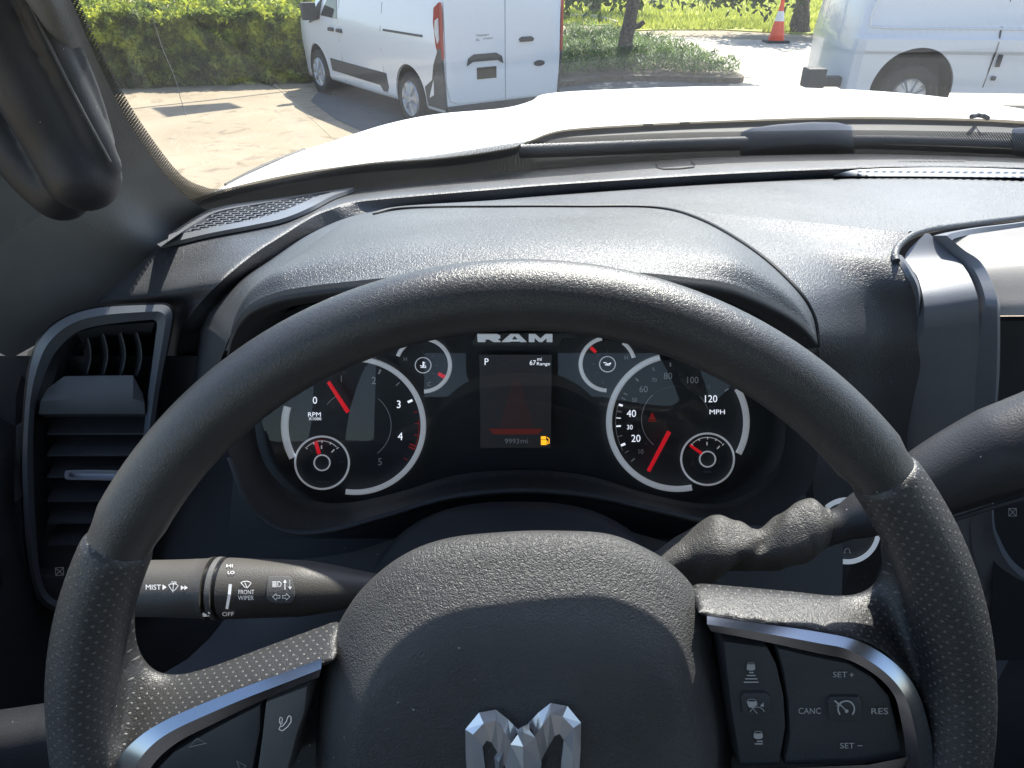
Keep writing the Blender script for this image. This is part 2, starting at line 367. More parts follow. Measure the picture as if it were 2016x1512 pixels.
def garea(r):
    while True:
        px = r.uniform(1040, 1660); py = r.uniform(-20, 66)
        lim = 50 if px < 1200 else (60 if px < 1500 else 68)
        if py < lim: p = G(px, py); return p.x, p.y
o = blades('tall_grass', L_g, garea, 16000, .16, .03, .6, zf=lambda x, y: .03); tag(o, 'sunlit yellow green grass beyond the pale road', 'grass', kind='stuff')

def leaf_cloud(mb, fn, n, size, rnd, up=.3):
    for i in range(n):
        c = Vector(fn(rnd)); s = size*rnd.uniform(.6, 1.5)
        a = Vector((rnd.gauss(0, 1), rnd.gauss(0, 1), rnd.gauss(0, 1)+up)).normalized(); b = a.orthogonal().normalized()
        b = Matrix.Rotation(rnd.uniform(0, 6.28), 3, a) @ b; d = a.cross(b)
        mb.add([c-b*s, c+d*s*.45, c+b*s, c-d*s*.45], [(0, 1, 2, 3)])
# hedge on the left
HA, HB = Vector((-9.6, 12.6, 0)), Vector((-1.2, 14.4, 0))
ht = empty('hedge', HA.lerp(HB, .5)); tag(ht, 'long leafy green hedge with bright yellow tips behind the driveway', 'hedge')
rnd = random.Random(5); mb = MB()
def hedge_pt(r):
    s = r.random(); p = HA.lerp(HB, s); nrm = Vector((.21, -.98, 0)); top = 1.08+.16*noise.noise(Vector((s*12, 2, 0)))
    if r.random() < .62:
        z = r.random()**.85*top
        bul = .30*noise.noise(Vector((s*14, z*1.6, 3)))+.15*noise.noise(Vector((s*40, z*5, 7)))
        d = -.45-bul+r.uniform(0, .12)+.25*max(0, z-.8)
        if r.random() < .25: d += r.uniform(.1, .5)
    else:
        d = -.45+r.random()*3.2; z = top+.13*noise.noise(Vector((s*30, d*3, 9)))+.10*min(1, d)+r.uniform(-.08, .10)+.12*max(0, d)
    q = p - nrm*d
    return (q.x, q.y, z+.02)
leaf_cloud(mb, hedge_pt, 60000, .055, rnd, .2)
build('foliage', mb, L_h, ht, smooth=False, merge=False)
mb = MB()
core = []
for k in range(30):
    s = k/29; p = HA.lerp(HB, s)+Vector((-.05, .35, 0)); hh = .92+.1*noise.noise(Vector((s*9, 0, 0)))
    core.append([p+Vector((0, -.45, 0)), p+Vector((0, -.5, hh*.5)), p+Vector((0, -.4, hh)), p+Vector((0, 2.6, hh+.1)), p+Vector((0, 2.6, 0))])
mb.loft(core); build('twigs', mb, twig, ht)
# trees
def tree(base, h0, lean, r0, crown, nleaf, label, seed, cr, leaf=.11, sub=None):
    rnd = random.Random(seed); t = empty('tree', base); tag(t, label, 'tree', 'trees beside the far road')
    mb = MB(); path = []; rad = []
    for k in range(15):
        f = k/14; p = Vector(base)+Vector((lean[0]*f+.05*math.sin(f*7+seed), lean[1]*f, h0*f-.05)); path.append(p); rad.append(r0*(1.25-.35*min(1, f*6))*(1-.35*f)+.25*r0*max(0, 1-f*14))
    mb.tube(path, rad, 18)
    for v in mb.v:
        v += Vector((noise.noise(v*5), noise.noise(v*5+Vector((9, 0, 0))), 0))*.05*r0/.2
    top = path[-1]; tips = []
    for k in range(9):
        a = k*2.4+seed; e = top+Vector((math.cos(a)*cr*.6, math.sin(a)*cr*.6, rnd.uniform(.3, 1.0)*cr*.6)); mid = top.lerp(e, .5)+Vector((0, 0, .25))
        mb.tube(cat([top-Vector((0, 0, .3)), mid, e], 8), [r0*.5*(1-.1*i) for i in range(9)], 8); tips.append(e)
        for q in range(3):
            e2 = e+Vector((rnd.uniform(-1, 1), rnd.uniform(-1, 1), rnd.uniform(-.3, .8)))*cr*.4; mb.tube([mid, mid.lerp(e2, .5)+Vector((0, 0, .1)), e2], [r0*.2, r0*.14, r0*.05], 6); tips.append(e2)
    if sub: sub(mb, path)
    build('trunk', mb, bark, t)
    lb = MB(); cl = [(p, rnd.uniform(.5, .9)*cr*.42) for p in tips]
    def fn(r):
        p, s = r.choice(cl); v = Vector((r.gauss(0, 1), r.gauss(0, 1), r.gauss(0, .7)))*s*.62; q = p+v; return (q.x, q.y, max(q.z, crown))
    leaf_cloud(lb, fn, nleaf, leaf, rnd, .6); build('crown', lb, L_t, t, smooth=False, merge=False)
    return t
def stub(mb, path):
    p = path[3]; mb.tube([p, p+Vector((.22, -.02, .05)), p+Vector((.30, -.03, .12))], [.07, .06, .045], 8)
b1 = G(1228, 128); tree(b1, 3.4, (.42, .1, 0), .155, 2.6, 9000, 'nearer slim tree rising from the planted bed, with a cut branch stub', 3, 2.6, .10, stub)
b2 = G(1568, 64); tree(b2, 3.3, (.2, .2, 0), .26, 2.5, 3500, 'far thick trunked tree standing behind the traffic cone', 8, 1.9, .12)
b3 = G(1172, 26); tree(b3, 3.2, (.1, .2, 0), .2, 2.6, 4000, 'distant tree on the grass right of the small van', 12, 3.0, .13)
def spray(base, n, seed, label):
    rnd = random.Random(seed); mb = MB(); c0 = Vector(base)
    leaf_cloud(mb, lambda r: (c0+Vector((r.gauss(0, .9), r.gauss(0, .5), r.gauss(0, .22)))), n, .10, rnd, .1); return mb
# hanging low branches of the trees at the top of the view: part of the crowns
for base, n, sd_, px, tt, par in ((b2, 600, 4, 1450, 19.5, 'tree.001'), (b1, 500, 6, 1180, 17, 'tree')):
    p = T(px, -14, tt); mb = spray(p, n, sd_, '')
    trunk_top = Vector(base)+Vector((.2, .1, 2.9)); mb.tube([trunk_top, trunk_top.lerp(p, .5)+Vector((0, 0, .5)), p], [.07, .05, .02], 6)
    build('leafy_branch', mb, L_t, bpy.data.objects[par], smooth=False, merge=False)
# juniper bed round the near tree
IS = cat([G(1090, 100), G(1128, 72), G(1200, 74), G(1290, 92), G(1380, 125), G(1440, 148), G(1462, 163), G(1400, 164), G(1290, 160), G(1180, 162), G(1090, 172), G(1000, 150)], 60, True)
o = sheet('planting_bed', IS, .09, mulch, .12); tag(o, kind='structure')
cen = sum(IS, Vector())/len(IS)
def inside(x, y, P):
    c = False; j = len(P)-1
    for i in range(len(P)):
        if (P[i].y > y) != (P[j].y > y) and x < (P[j].x-P[i].x)*(y-P[i].y)/(P[j].y-P[i].y)+P[i].x: c = not c
        j = i
    return c
IS2 = [cen+(p-cen)*.97+Vector((0, .12, 0)) for p in IS]
xs = [p.x for p in IS2]; ys = [p.y for p in IS2]
def jarea(r):
    while True:
        x = r.uniform(min(xs), max(xs)); y = r.uniform(min(ys), max(ys))
        if inside(x, y, IS2) and noise.noise(Vector((x*2.3, y*2.3, 0))) > -.38: return x, y
jm = MB(); rnd = random.Random(9)
for i in range(15000):
    x, y = jarea(rnd); hz = .10+max(0, .22+.22*noise.noise(Vector((x*1.7, y*1.7, 5))))*rnd.random()**.6; a = rnd.uniform(0, 6.28); l = rnd.uniform(.06, .15)
    c = Vector((x, y, hz)); d = Vector((math.cos(a), math.sin(a), rnd.uniform(.2, 1.1))).normalized()*l; s = d.cross(Vector((0, 0, 1))).normalized()*.016
    jm.add([c-s, c+s, c+d], [(0, 1, 2)])
o = build('ground_cover', jm, L_j, smooth=False, merge=False); tag(o, 'low spiky green ground cover around the near tree', 'ground cover', kind='stuff')
# traffic cone
cb = G(1527, 84); tc_ = empty('traffic_cone', cb); tag(tc_, 'tall slim orange traffic cone with white collar on the pale road', 'traffic cone')
def lathe(mb, c, prof, seg=24, ax=None):
    rows = [[c+Vector((r*math.cos(2*math.pi*k/seg), r*math.sin(2*math.pi*k/seg), z)) for k in range(seg)] for r, z in prof]
    return mb.loft(rows, True, True)
mb = MB(); lathe(mb, cb, [(.21, .06), (.20, .075), (.118, .50), (.114, .50), (.068, .72), (.072, .72), (.045, .92), (.05, .925), (.05, .96), (.038, .965), (.036, 1.08), (.0, 1.09)]); build('cone_body', mb, M['orange'], tc_)
mb = MB(); lathe(mb, cb, [(.119, .50), (.073, .725), (.071, .725), (.116, .50)]); build('reflective_collar', mb, M['conew'], tc_)
mb = MB(); mb.box(cb+Vector((0, 0, .03)), (.56, .5, .06)); build('cone_base', mb, M['vanblk'], tc_, bev=.015)

# ----------------------------------------------------------------- vans
def hull(mb, secs, n=40):
    rows = []
    for x, zoff, prof in secs:
        half = cat2(prof, n); rows.append([Vector((x, -a, b+zoff)) for a, b in half]+[Vector((x, a, b+zoff)) for a, b in half[::-1]])
    return mb.loft(rows, True, True)
def make_wheel(par, name, c, fr, r, wd, side, spokes, rimr, hubm):
    """c local centre (outer face), side +1/-1 = outward y"""
    mb = MB(); seg = 48
    prof = [(rimr, 0), (rimr+.02, .012), (r-.03, .015), (r-.006, -.01), (r, -.04), (r, -wd+.04), (r-.01, -wd+.01), (rimr, -wd), (rimr*.9, -wd), (rimr*.9, -.05), (rimr, -.02)]
    rows = [[fr @ (Vector(c)+Vector((q*math.cos(2*math.pi*k/seg), side*d, q*math.sin(2*math.pi*k/seg)))) for k in range(seg)] for q, d in prof]
    rows.append(rows[0]); mb.loft(rows, True)
    w_ = build('wheel', mb, M['tyre'], par)
    mb = MB()
    rows = [[fr @ (Vector(c)+Vector((q*math.cos(2*math.pi*k/seg), side*(d+(0 if q < .06 or q > rimr*.88 else (.012 if (k*spokes/seg) % 1 < .55 else -.02))), q*math.sin(2*math.pi*k/seg)))) for k in range(seg)] for q, d in [(rimr, .0), (rimr*.95, .02), (rimr*.88, .005), (rimr*.6, .012), (rimr*.3, .018), (.05, .02), (.045, .03), (.001, .032)]]
    mb.loft(rows, True); build('wheel_cover', mb, hubm, w_, sharp=20)
    return w_
def boolean_cut(o, cutters):
    for cb_ in cutters:
        c = build('cutter', cb_, M['vanblk'], smooth=False)
        m = o.modifiers.new('b', 'BOOLEAN'); m.operation = 'DIFFERENCE'; m.object = c; m.solver = 'EXACT'
        dg = bpy.context.evaluated_depsgraph_get(); dg.update(); me = bpy.data.meshes.new_from_object(o.evaluated_get(dg))
        o.modifiers.clear(); o.data = me; bpy.data.objects.remove(c)
def cyl(fr, c, r, y0, y1, seg=40, sz=1):
    mb = MB(); mb.loft([[fr @ (Vector(c)+Vector((r*math.cos(2*math.pi*k/seg), y, r*sz*math.sin(2*math.pi*k/seg)))) for k in range(seg)] for y in (y0, y1)], True, True); return mb
# small van: rear wheel and front wheel contact points
rw, fw = G(824, 245), G(613, 184)
hd = (fw-rw); hd.z = 0; hd.normalize(); hd = Matrix.Rotation(R(-4), 3, 'Z') @ hd; ang = math.atan2(hd.y, hd.x); left = Vector((-hd.y, hd.x, 0))
vorg = rw - left*.80
vt = empty('cargo_van', vorg, ang); tag(vt, 'small white cargo van seen from its rear corner, parked by the hedge', 'van')
F = WM[vt.name]
SIDE = [(0, .24), (.72, .24), (.86, .27), (.885, .40), (.90, .62), (.915, .80), (.912, .98), (.895, 1.12), (.86, 1.30), (.80, 1.58), (.74, 1.74), (.60, 1.82), (.3, 1.85), (0, 1.855)]
def sect(wk, top, lowz=0): return [(a*wk, min(b, 99) if b < 1.12 else 1.12+(b-1.12)*top) for a, b in SIDE]
mb = MB()
secs = [(-.845, 0, sect(.955, .97)), (-.82, 0, sect(.975, .99)), (-.6, 0, sect(.99, 1)), (0, 0, sect(1, 1)), (1.2, 0, sect(1, 1.01)), (2.2, 0, sect(1, 1.0)), (2.75, 0, sect(.995, .86)), (3.15, 0, sect(.985, .42)), (3.4, 0, sect(.97, .05)), (3.75, -.06, sect(.92, -.05)), (3.93, -.1, sect(.80, -.15)), (3.97, -.12, sect(.6, -.2))]
hull(mb, secs, 36)
mb.v = [F @ p for p in mb.v]
body = build('body', mb, M['vanpaint'], vt, frame=F.copy(), sharp=40)
cuts = [cyl(F, (0, 0, .34), .40, .62, 1.2), cyl(F, (0, 0, .34), .40, -1.2, -.62), cyl(F, (3.06, 0, .34), .40, .60, 1.2), cyl(F, (3.06, 0, .34), .40, -1.2, -.60)]
boolean_cut(body, cuts)
for p in body.data.polygons: p.use_smooth = True
try: body.data.set_sharp_from_angle(angle=R(30))
except Exception: pass
def sideW(z):      # half width of the body at height z
    pr = cat2(SIDE, 60)
    for (a, b), (c_, d) in zip(pr, pr[1:]):
        if b <= z <= d and a > .5: return a+(c_-a)*(z-b)/((d-b) or 1)
    return .9
def sidepoly(name, pts, mat, off=.012, par=vt, sgn=1, wk=1.0, thick=.02):
    mb = MB(); out = [F @ Vector((x, sgn*(sideW(z)*wk+off), z)) for x, z in pts]; nrm = (F.to_3x3() @ Vector((0, sgn, 0)))
    mb.prism([p-nrm*thick for p in out], nrm*thick); return build(name, mb, mat, par, smooth=False)
for sg in (1, -1):
    sidepoly('side_moulding', [(.62, .40), (.66, .33), (.78, .32), (.86, .39), (2.5, .41), (2.52, .58), (.64, .565)], M['vanblk'], .010, sgn=sg)
    w1 = sidepoly('window', [(2.1, 1.13), (2.72, 1.15), (2.5, 1.36), (2.16, 1.42)], M['glassdark'], .006, sgn=sg)
    sidepoly('window', [(2.76, 1.10), (3.2, 1.02), (2.85, 1.3), (2.72, 1.36)], M['vanblk'], .006, sgn=sg)
    for x in (2.22, 1.92): sidepoly('door_handle', [(x, .965), (x+.17, .965), (x+.18, .985), (x+.16, 1.01), (x+.01, 1.01)], M['vanblk'], .03, sgn=sg, thick=.04)
    sidepoly('sliding_door_rail', [(-.42, 1.075), (.62, 1.075), (.62, 1.10), (-.42, 1.10)], M['vanblk'], .006, sgn=sg)
    # panel gaps
    for x0, x1 in ((2.06, 2.075), (.70, .712)): sidepoly('panel_gap', [(x0, .30), (x1, .30), (x1, .62), (x1, .85), (x1, 1.08), (x1, 1.4), (x0, 1.4), (x0, 1.08), (x0, .85), (x0, .62)], M['gloss'], .0015, sgn=sg, thick=.004)
    sidepoly('bumper', [(-.86, .30), (-.42, .30), (-.40, .52), (-.60, .62), (-.68, .80), (-.80, .98), (-.86, .98)], M['vanblk'], .010, sgn=sg, wk=.985, thick=.03)
    # tail lamp wraps the corner
    mb = MB(); y = sg*.885
    P = [(-.852, .86), (-.852, 1.46), (-.73, 1.40), (-.70, 1.25), (-.735, 1.0), (-.80, .88)]
    mb.prism([F @ Vector((x, y-sg*.02, z)) for x, z in P], F.to_3x3() @ Vector((0, sg*.035, 0)))
    mb.prism([F @ Vector((-.862, sg*a, z)) for a, z in ((.90, .86), (.865, .88), (.865, 1.44), (.88, 1.46), (.90, 1.44))], F.to_3x3() @ Vector((.03, 0, 0)))
    tl = build('tail_lamp', mb, M['lampred'], vt, smooth=False)
    mb = MB(); mb.prism([F @ Vector((x, y+sg*.012, z)) for x, z in ((-.83, 1.08), (-.83, 1.30), (-.76, 1.27), (-.74, 1.16), (-.79, 1.03))], F.to_3x3() @ Vector((0, sg*.014, 0))); build('clear_lens', mb, M['lampclr'], tl, smooth=False)
# rear doors
def rear(name, pts, mat, x=-.85, thick=.02, par=vt, bev=0):
    mb = MB(); mb.prism([F @ Vector((x+thick, y, z)) for y, z in pts], F.to_3x3() @ Vector((-thick, 0, 0))); return build(name, mb, mat, par, smooth=bool(bev), bev=bev)
rd1 = rear('rear_door', [(.80, .40), (.845, .6), (.845, 1.70), (.74, 1.76), (.006, 1.78), (.006, .36), (.70, .36)], M['vanpaint'], -.868, .03, bev=.008)
rd2 = rear('rear_door', [(-.006, .36), (-.006, 1.78), (-.74, 1.76), (-.845, 1.70), (-.845, .6), (-.80, .40), (-.72, .36)], M['vanpaint'], -.868, .03, bev=.008)
rear('door_handle', [(-.22, 1.0), (-.40, 1.0), (-.42, 1.03), (-.38, 1.055), (-.24, 1.055), (-.20, 1.03)], M['vanblk'], -.895, .03, rd2)
rear('plate_recess', [(.56, .78), (.54, .86), (.46, .90), (.14, .90), (.06, .86), (.04, .78), (.12, .82), (.48, .82)], M['vanblk'], -.884, .014, rd1)
rear('number_plate', [(.42, .62), (.42, .75), (.14, .75), (.14, .62)], M['gloss'], -.878, .008, rd1)
mb = MB(); mb.loft([[F @ Vector((-.874+dx, -.52+.085*k*math.cos(2*math.pi*i/24), .74+.034*k*math.sin(2*math.pi*i/24))) for i in range(24)] for dx, k in ((0, 1), (-.006, 1), (-.008, .9))], True, True); build('badge', mb, M['vanblk'], rd2)
def rearmap(px, py): return F @ Vector((-.8705, .44-px/1000, 1.10-py/1000))
mk = Marks(rearmap); mk.text('TRANSIT', 110, 0, 22, 190); mk.text('CONNECT', 190, 38, 16, 150); build('model_lettering', mk.b, M['vanblk'], rd1, smooth=False, merge=False)
mk = Marks(rearmap); mk.text('XL', 40, 46, 26, 60); build('trim_lettering', mk.b, M['vanblk'], rd1, smooth=False, merge=False)
rear('rear_bumper', [(.84, .24), (.86, .34), (-.86, .34), (-.84, .24)], M['vanblk'], -.90, .10)
rear('reflector', [(.45, .20), (.45, .235), (.32, .235), (.32, .20)], M['lampred'], -.915, .02)
for x in (0, 3.06):
    for sg in (1, -1): make_wheel(vt, 'wheel', (x, sg*.885, .325), F, .325, .2, sg, 7, .215, M['hub'])
# mirror
mb = MB(); mb.box((2.86, 1.02, 1.2), (.12, .22, .24), None); mb.v = [F @ p for p in mb.v]; build('side_mirror', mb, M['vanblk'], vt, bev=.03)

# large van on the right, side on, in shade side
SX, SY = 4.27, 9.75; FL = Matrix.Translation((SX, SY, 0)) @ Matrix.Rotation(R(-5), 4, 'Z'); AX_ = .80
lt = empty('large_van', (SX+3, SY+1, 0)); tag(lt, 'tall white panel van filling the right edge, side towards the truck', 'van')
def lp(x, y, z): return FL @ Vector((x, y, z))
PR = [(0, .42), (-.0, .50), (-.015, .62), (-.02, .86), (-.045, .90), (-.045, 1.03), (-.02, 1.06), (.0, 1.1), (.02, 1.5), (.08, 2.2), (.16, 2.45), (.4, 2.55)]
mb = MB(); rows = []
for x, dy, zk in ((.0, .16, 1), (.03, .06, 1), (.12, .0, 1), (1.0, 0, 1), (3, 0, 1), (5.4, 0, 1), (5.9, .05, 1)):
    a = [lp(x+ .10*max(0, (z-1.1))*(1 if x < .5 else 0), dy+y, z) for y, z in PR]
    b_ = [lp(x+ .10*max(0, (z-1.1))*(1 if x < .5 else 0), 2.0-dy-y, z) for y, z in PR][::-1]
    rows.append(a+b_)
mb.loft(rows, True, True); lb = build('body', mb, M['vanpaint'], lt, sharp=30)
boolean_cut(lb, [cyl(FL, (AX_, 0, .44), .50, -.5, .45, 48)])
for p in lb.data.polygons: p.use_smooth = True
try: lb.data.set_sharp_from_angle(angle=R(28))
except Exception: pass
mb = MB(); rr = cat2([(.22, 1.16), (.12, 1.22), (.16, 1.5), (.36, 1.98), (.46, 2.05), (3.6, 2.05), (5.3, 2.05), (5.4, 1.9), (5.4, 1.2), (5.3, 1.16), (3, 1.15), (.9, 1.15)], 90, True)
mb.tube([lp(x, -.006+.02*(z-1.1)+.008, z) for x, z in rr], .016, 8, True); build('window_recess', mb, M['vanpaint'], lt)
mb = MB(); mb.box(lp(-.38, .16, .56), (.24, .26, .24)); mb.box(lp(-.1, .3, .50), (.5, .2, .12)); build('rear_bumper', mb, M['vanblk'], lt, bev=.03)
for x in (1.66, 3.4):
    mb = MB(); mb.prism([lp(x+dx, -.052+dy*1.0, z) for dx, dy, z in ((0, .06, .42), (.012, .06, .42), (.012, .0, .9), (.012, .0, 1.0), (.012, .06, 1.2), (.05, .09, 2.0), (.038, .09, 2.0), (0, .06, 1.2), (0, 0, 1.0), (0, 0, .9))], (0, .01, 0)); build('panel_gap', mb, M['vanblk'], lt, smooth=False)
for z_, h_ in ((.80, .14), (.60, .05)):
    mb = MB(); mb.box(lp(1.74, -.04, z_), (.05, .03, h_)); build('door_hinge', mb, M['vanblk'], lt, bev=.008)
FI = Matrix.Identity(4)
def liner(par, fr, cx_, cz_, r, y0, y1):
    mb = MB(); rows = [[fr @ Vector((cx_+r*q*math.cos(2*math.pi*k/40), y, cz_+r*q*math.sin(2*math.pi*k/40))) for k in range(40)] for y, q in ((y0, 1), (y1, 1), (y1, .01))]
    mb.loft(rows, True); build('wheel_arch_liner', mb, M['tyre'], par)
for cx_ in (0, 3.06):
    for sg in (1, -1): liner(vt, F, cx_, .34, .396, sg*.87, sg*.64)
liner(lt, FL, AX_, .44, .495, .01, .42)
make_wheel(lt, 'wheel', (AX_, .02, .37), FL, .37, .24, -1, 8, .21, M['hub'])
make_wheel(lt, 'wheel', (4.5, .02, .37), FL, .37, .24, -1, 8, .21, M['hub'])

# guessed cable and flat board, unseen, added to cast the driveway shadows
def up_sun(px, py, h): p = G(px, py); return p+sd*(h/sd.z)
mb = MB(); mb.tube([up_sun(150, 222, 5.0), up_sun(235, 217, 4.9), up_sun(480, 190, 4.9), up_sun(600, 176, 5.0), up_sun(900, 140, 5.3)], .035, 8)
o = build('guessed_cable', mb, M['vanblk']); tag(o, 'unseen cable, guessed from a thin shadow crossing the concrete driveway', 'cable')
mb = MB(); mb.prism([up_sun(*p, 4.9) for p in ((300, 212), (332, 230), (478, 212), (452, 202))], (0, 0, .04))
o = build('shadow_board', mb, M['vanblk'], smooth=False); tag(o, 'unseen flat board, added to throw a rectangular shadow on the driveway', 'board')
# ================================================================= the truck we sit in
XC = .42
tr = empty('pickup_truck', (XC, .2, 0)); tag(tr, 'white pickup truck whose dashboard, steering wheel and hood fill the foreground', 'pickup truck')
# ---- windshield surface
WB = [H(300, 455, -.218), H(420, 413, -.214), H(554, 397, -.211), H(697, 375, -.208), H(808, 361, -.207), H(975, 343, -.206), H(1100, 331, -.205), H(1397, 310, -.205), H(1675, 304, -.206), H(1800, 306, -.207), H(2016, 314, -.210), H(2250, 332, -.214)]
WSL = R(36.0); WSD = Vector((0, -math.cos(WSL), math.sin(WSL))); WSN = Vector((0, -math.sin(WSL), -math.cos(WSL)))   # up along glass / inward normal
_wb = cat(WB, 120)
def base_at(x):
    if x <= _wb[0].x: a, b = _wb[0], _wb[1]
    elif x >= _wb[-1].x: a, b = _wb[-2], _wb[-1]
    else:
        for a, b in zip(_wb, _wb[1:]):
            if a.x <= x <= b.x: break
    f = (x-a.x)/((b.x-a.x) or 1); return a+(b-a)*f
def W(px, py, off=0.0):
    d = ray(px, py); lo, hi = .15, 2.5
    def f(t):
        p = CAM+d*t; return (p-base_at(p.x)).dot(WSN)-off
    for _ in range(48):
        m = (lo+hi)/2
        if f(m) > 0: lo = m
        else: hi = m
    return CAM+d*lo
mb = MB(); rows = []
bx = [-.62+.03*k for k in range(68)]
LG = .93
for k in range(13):
    s = -.05+(LG+.05)*k/12; rows.append([base_at(x)+WSD*(s*(1.0)) for x in bx])
mb.loft(rows); ws = build('windshield', mb, M['windshield'], tr, sharp=180)
# frit: black ceramic border with dots
fm = bpy.data.materials.new('black_dotted_border'); fm.use_nodes = True; t = fm.node_tree; b = t.nodes['Principled BSDF']
b.inputs['Base Color'].default_value = (.018, .02, .023, 1); b.inputs['Roughness'].default_value = .45
at = nd(t, 'ShaderNodeAttribute'); at.attribute_name = 'edge'
tc = nd(t, 'ShaderNodeTexCoord'); mp = nd(t, 'ShaderNodeMapping'); mp.inputs['Scale'].default_value = (470, 470, 0); mp.inputs['Rotation'].default_value = (0, 0, R(45))
t.links.new(tc.outputs['Object'], mp.inputs['Vector']); fr_ = nd(t, 'ShaderNodeVectorMath', operation='FRACTION'); t.links.new(mp.outputs[0], fr_.inputs[0])
ds = nd(t, 'ShaderNodeVectorMath', operation='DISTANCE'); ds.inputs[1].default_value = (.5, .5, 0); t.links.new(fr_.outputs[0], ds.inputs[0])
# opaque where distance > hole radius ; hole radius grows towards the free edge
cmpn = nd(t, 'ShaderNodeMath', operation='GREATER_THAN'); t.links.new(ds.outputs['Value'], cmpn.inputs[0])
ra = nd(t, 'ShaderNodeMapRange'); ra.inputs['To Min'].default_value = .33; ra.inputs['To Max'].default_value = .14; ra.inputs['From Max'].default_value = .4; t.links.new(at.outputs['Fac'], ra.inputs['Value']); t.links.new(ra.outputs['Result'], cmpn.inputs[1])
tb = nd(t, 'ShaderNodeBsdfTransparent'); mx = nd(t, 'ShaderNodeMixShader'); t.links.new(cmpn.outputs[0], mx.inputs[0]); t.links.new(tb.outputs[0], mx.inputs[1]); t.links.new(b.outputs[0], mx.inputs[2])
t.links.new(mx.outputs[0], t.nodes['Material Output'].inputs['Surface'])
def frit(free, solid, n, name='black_dotted_border'):
    mb = MB(); A = cat2(free, n); B = cat2(solid, n); k = 10
    rows = [[W(a[0]+(b_[0]-a[0])*i/k, a[1]+(b_[1]-a[1])*i/k, -.002) for a, b_ in zip(A, B)] for i in range(k+1)]
    mb.loft(rows)
    frm = Matrix(((1, 0, 0, .3), (0, WSD.y, WSN.y, .7), (0, WSD.z, WSN.z, 1.75), (0, 0, 0, 1)))
    o = build(name, mb, fm, ws, frame=frm, merge=False, sharp=180)
    a = o.data.attributes.new('edge', 'FLOAT', 'POINT')
    for i in range(k+1):
        for j in range(n+1): a.data[i*(n+1)+j].value = min(1, i/k*1.3)*(1 if A[j][0] < 1000 else max(.34, 1-(A[j][0]-1000)/90) if i < 8 else 1)
    return o
frit([(140, -40), (176, 50), (216, 130), (258, 210), (312, 290), (358, 345), (398, 366), (440, 371), (560, 352), (700, 324), (850, 306), (1020, 280), (1100, 272), (1300, 262), (1500, 258), (1700, 256), (2016, 262), (2300, 275)],
     [(85, -40), (125, 50), (168, 130), (212, 215), (268, 305), (320, 370), (370, 412), (425, 418), (560, 399), (700, 377), (850, 358), (1020, 340), (1100, 333), (1300, 318), (1500, 309), (1700, 306), (2016, 316), (2300, 336)], 150)
sk = Marks(lambda x, y: W(x, y, .0005)); sk.line(cat2([(296, 18), (318, 90), (343, 150), (356, 195), (366, 228)], 30), 1.1); sk.line([(540, 168), (600, 222), (652, 270)], .8); build('glass_scratch', sk.b, M['vanpaint'], ws, smooth=False)
# second wiper-zone dots fading above the border, centre and right
# ---- hood, cowl, wiper
HR = [(330, 430, -.27), (400, 385, -.262), (560, 345, -.255), (720, 322, -.25), (880, 310, -.25), (1000, 292, -.245), (1040, 278, -.243), (1080, 262, -.238), (1130, 253, -.236), (1250, 245, -.235), (1400, 238, -.235), (1670, 230, -.236), (1900, 233, -.24), (2016, 238, -.245), (2250, 255, -.25)]
HF = [(440, 368, -.42), (500, 338, -.40), (580, 303, -.385), (660, 277, -.375), (760, 246, -.365), (860, 226, -.36), (990, 214, -.355), (1045, 200, -.35), (1075, 186, -.345), (1180, 178, -.34), (1400, 171, -.34), (1600, 174, -.342), (1760, 182, -.345), (1900, 197, -.35), (2120, 232, -.36)]
hr = [H(*p) for p in HR]; hf = [H(*p) for p in HF]
mid = [a.lerp(b_, .5)+Vector((0, 0, -.004)) for a, b_ in zip(hr, hf)]
drop = [p+Vector((0, .05, -.02)) for p in hf]; drop2 = [p+Vector((0, .10, -.10)) for p in hf]; drop3 = [Vector((p.x, p.y+.11, .75)) for p in hf]
mb = MB(); mb.surf([hr, mid, hf, drop, drop2, drop3], 110, 40)
mb.loft([[hr[0], hf[0], drop3[0]], [hr[0]+Vector((-.03, 0, -.9)), hf[0]+Vector((-.03, 0, -.8)), drop3[0]+Vector((-.02, 0, -.3))]])
build('hood', mb, M['paint'], tr, sharp=60)
# black fender line at the hood's left edge
mb = MB(); mb.tube(cat([H(445, 366, -.425), H(520, 328, -.405), H(600, 296, -.39)], 20), .006, 8); build('fender_seal', mb, M['plastic2'], tr)
# cowl panel below hood edge
mb = MB(); cw = [[p+Vector((0, .03, -.009)) for p in hr], [p+Vector((0, .0, -.010)) for p in hr], [p+Vector((0, -.14, -.034)) for p in hr], [p+Vector((0, -.30, -.02)) for p in hr], [p+Vector((0, -.38, -.12)) for p in hr]]
mb.surf(cw, 80, 12); cwl = build('cowl_panel', mb, M['vanblk'], tr, sharp=60)
for x in (1277, 1351):
    mb = MB(); p = H(x, 251, -.262); mb.box(p, (.005, .09, .02)); build('cowl_rib', mb, M['plastic2'], cwl)
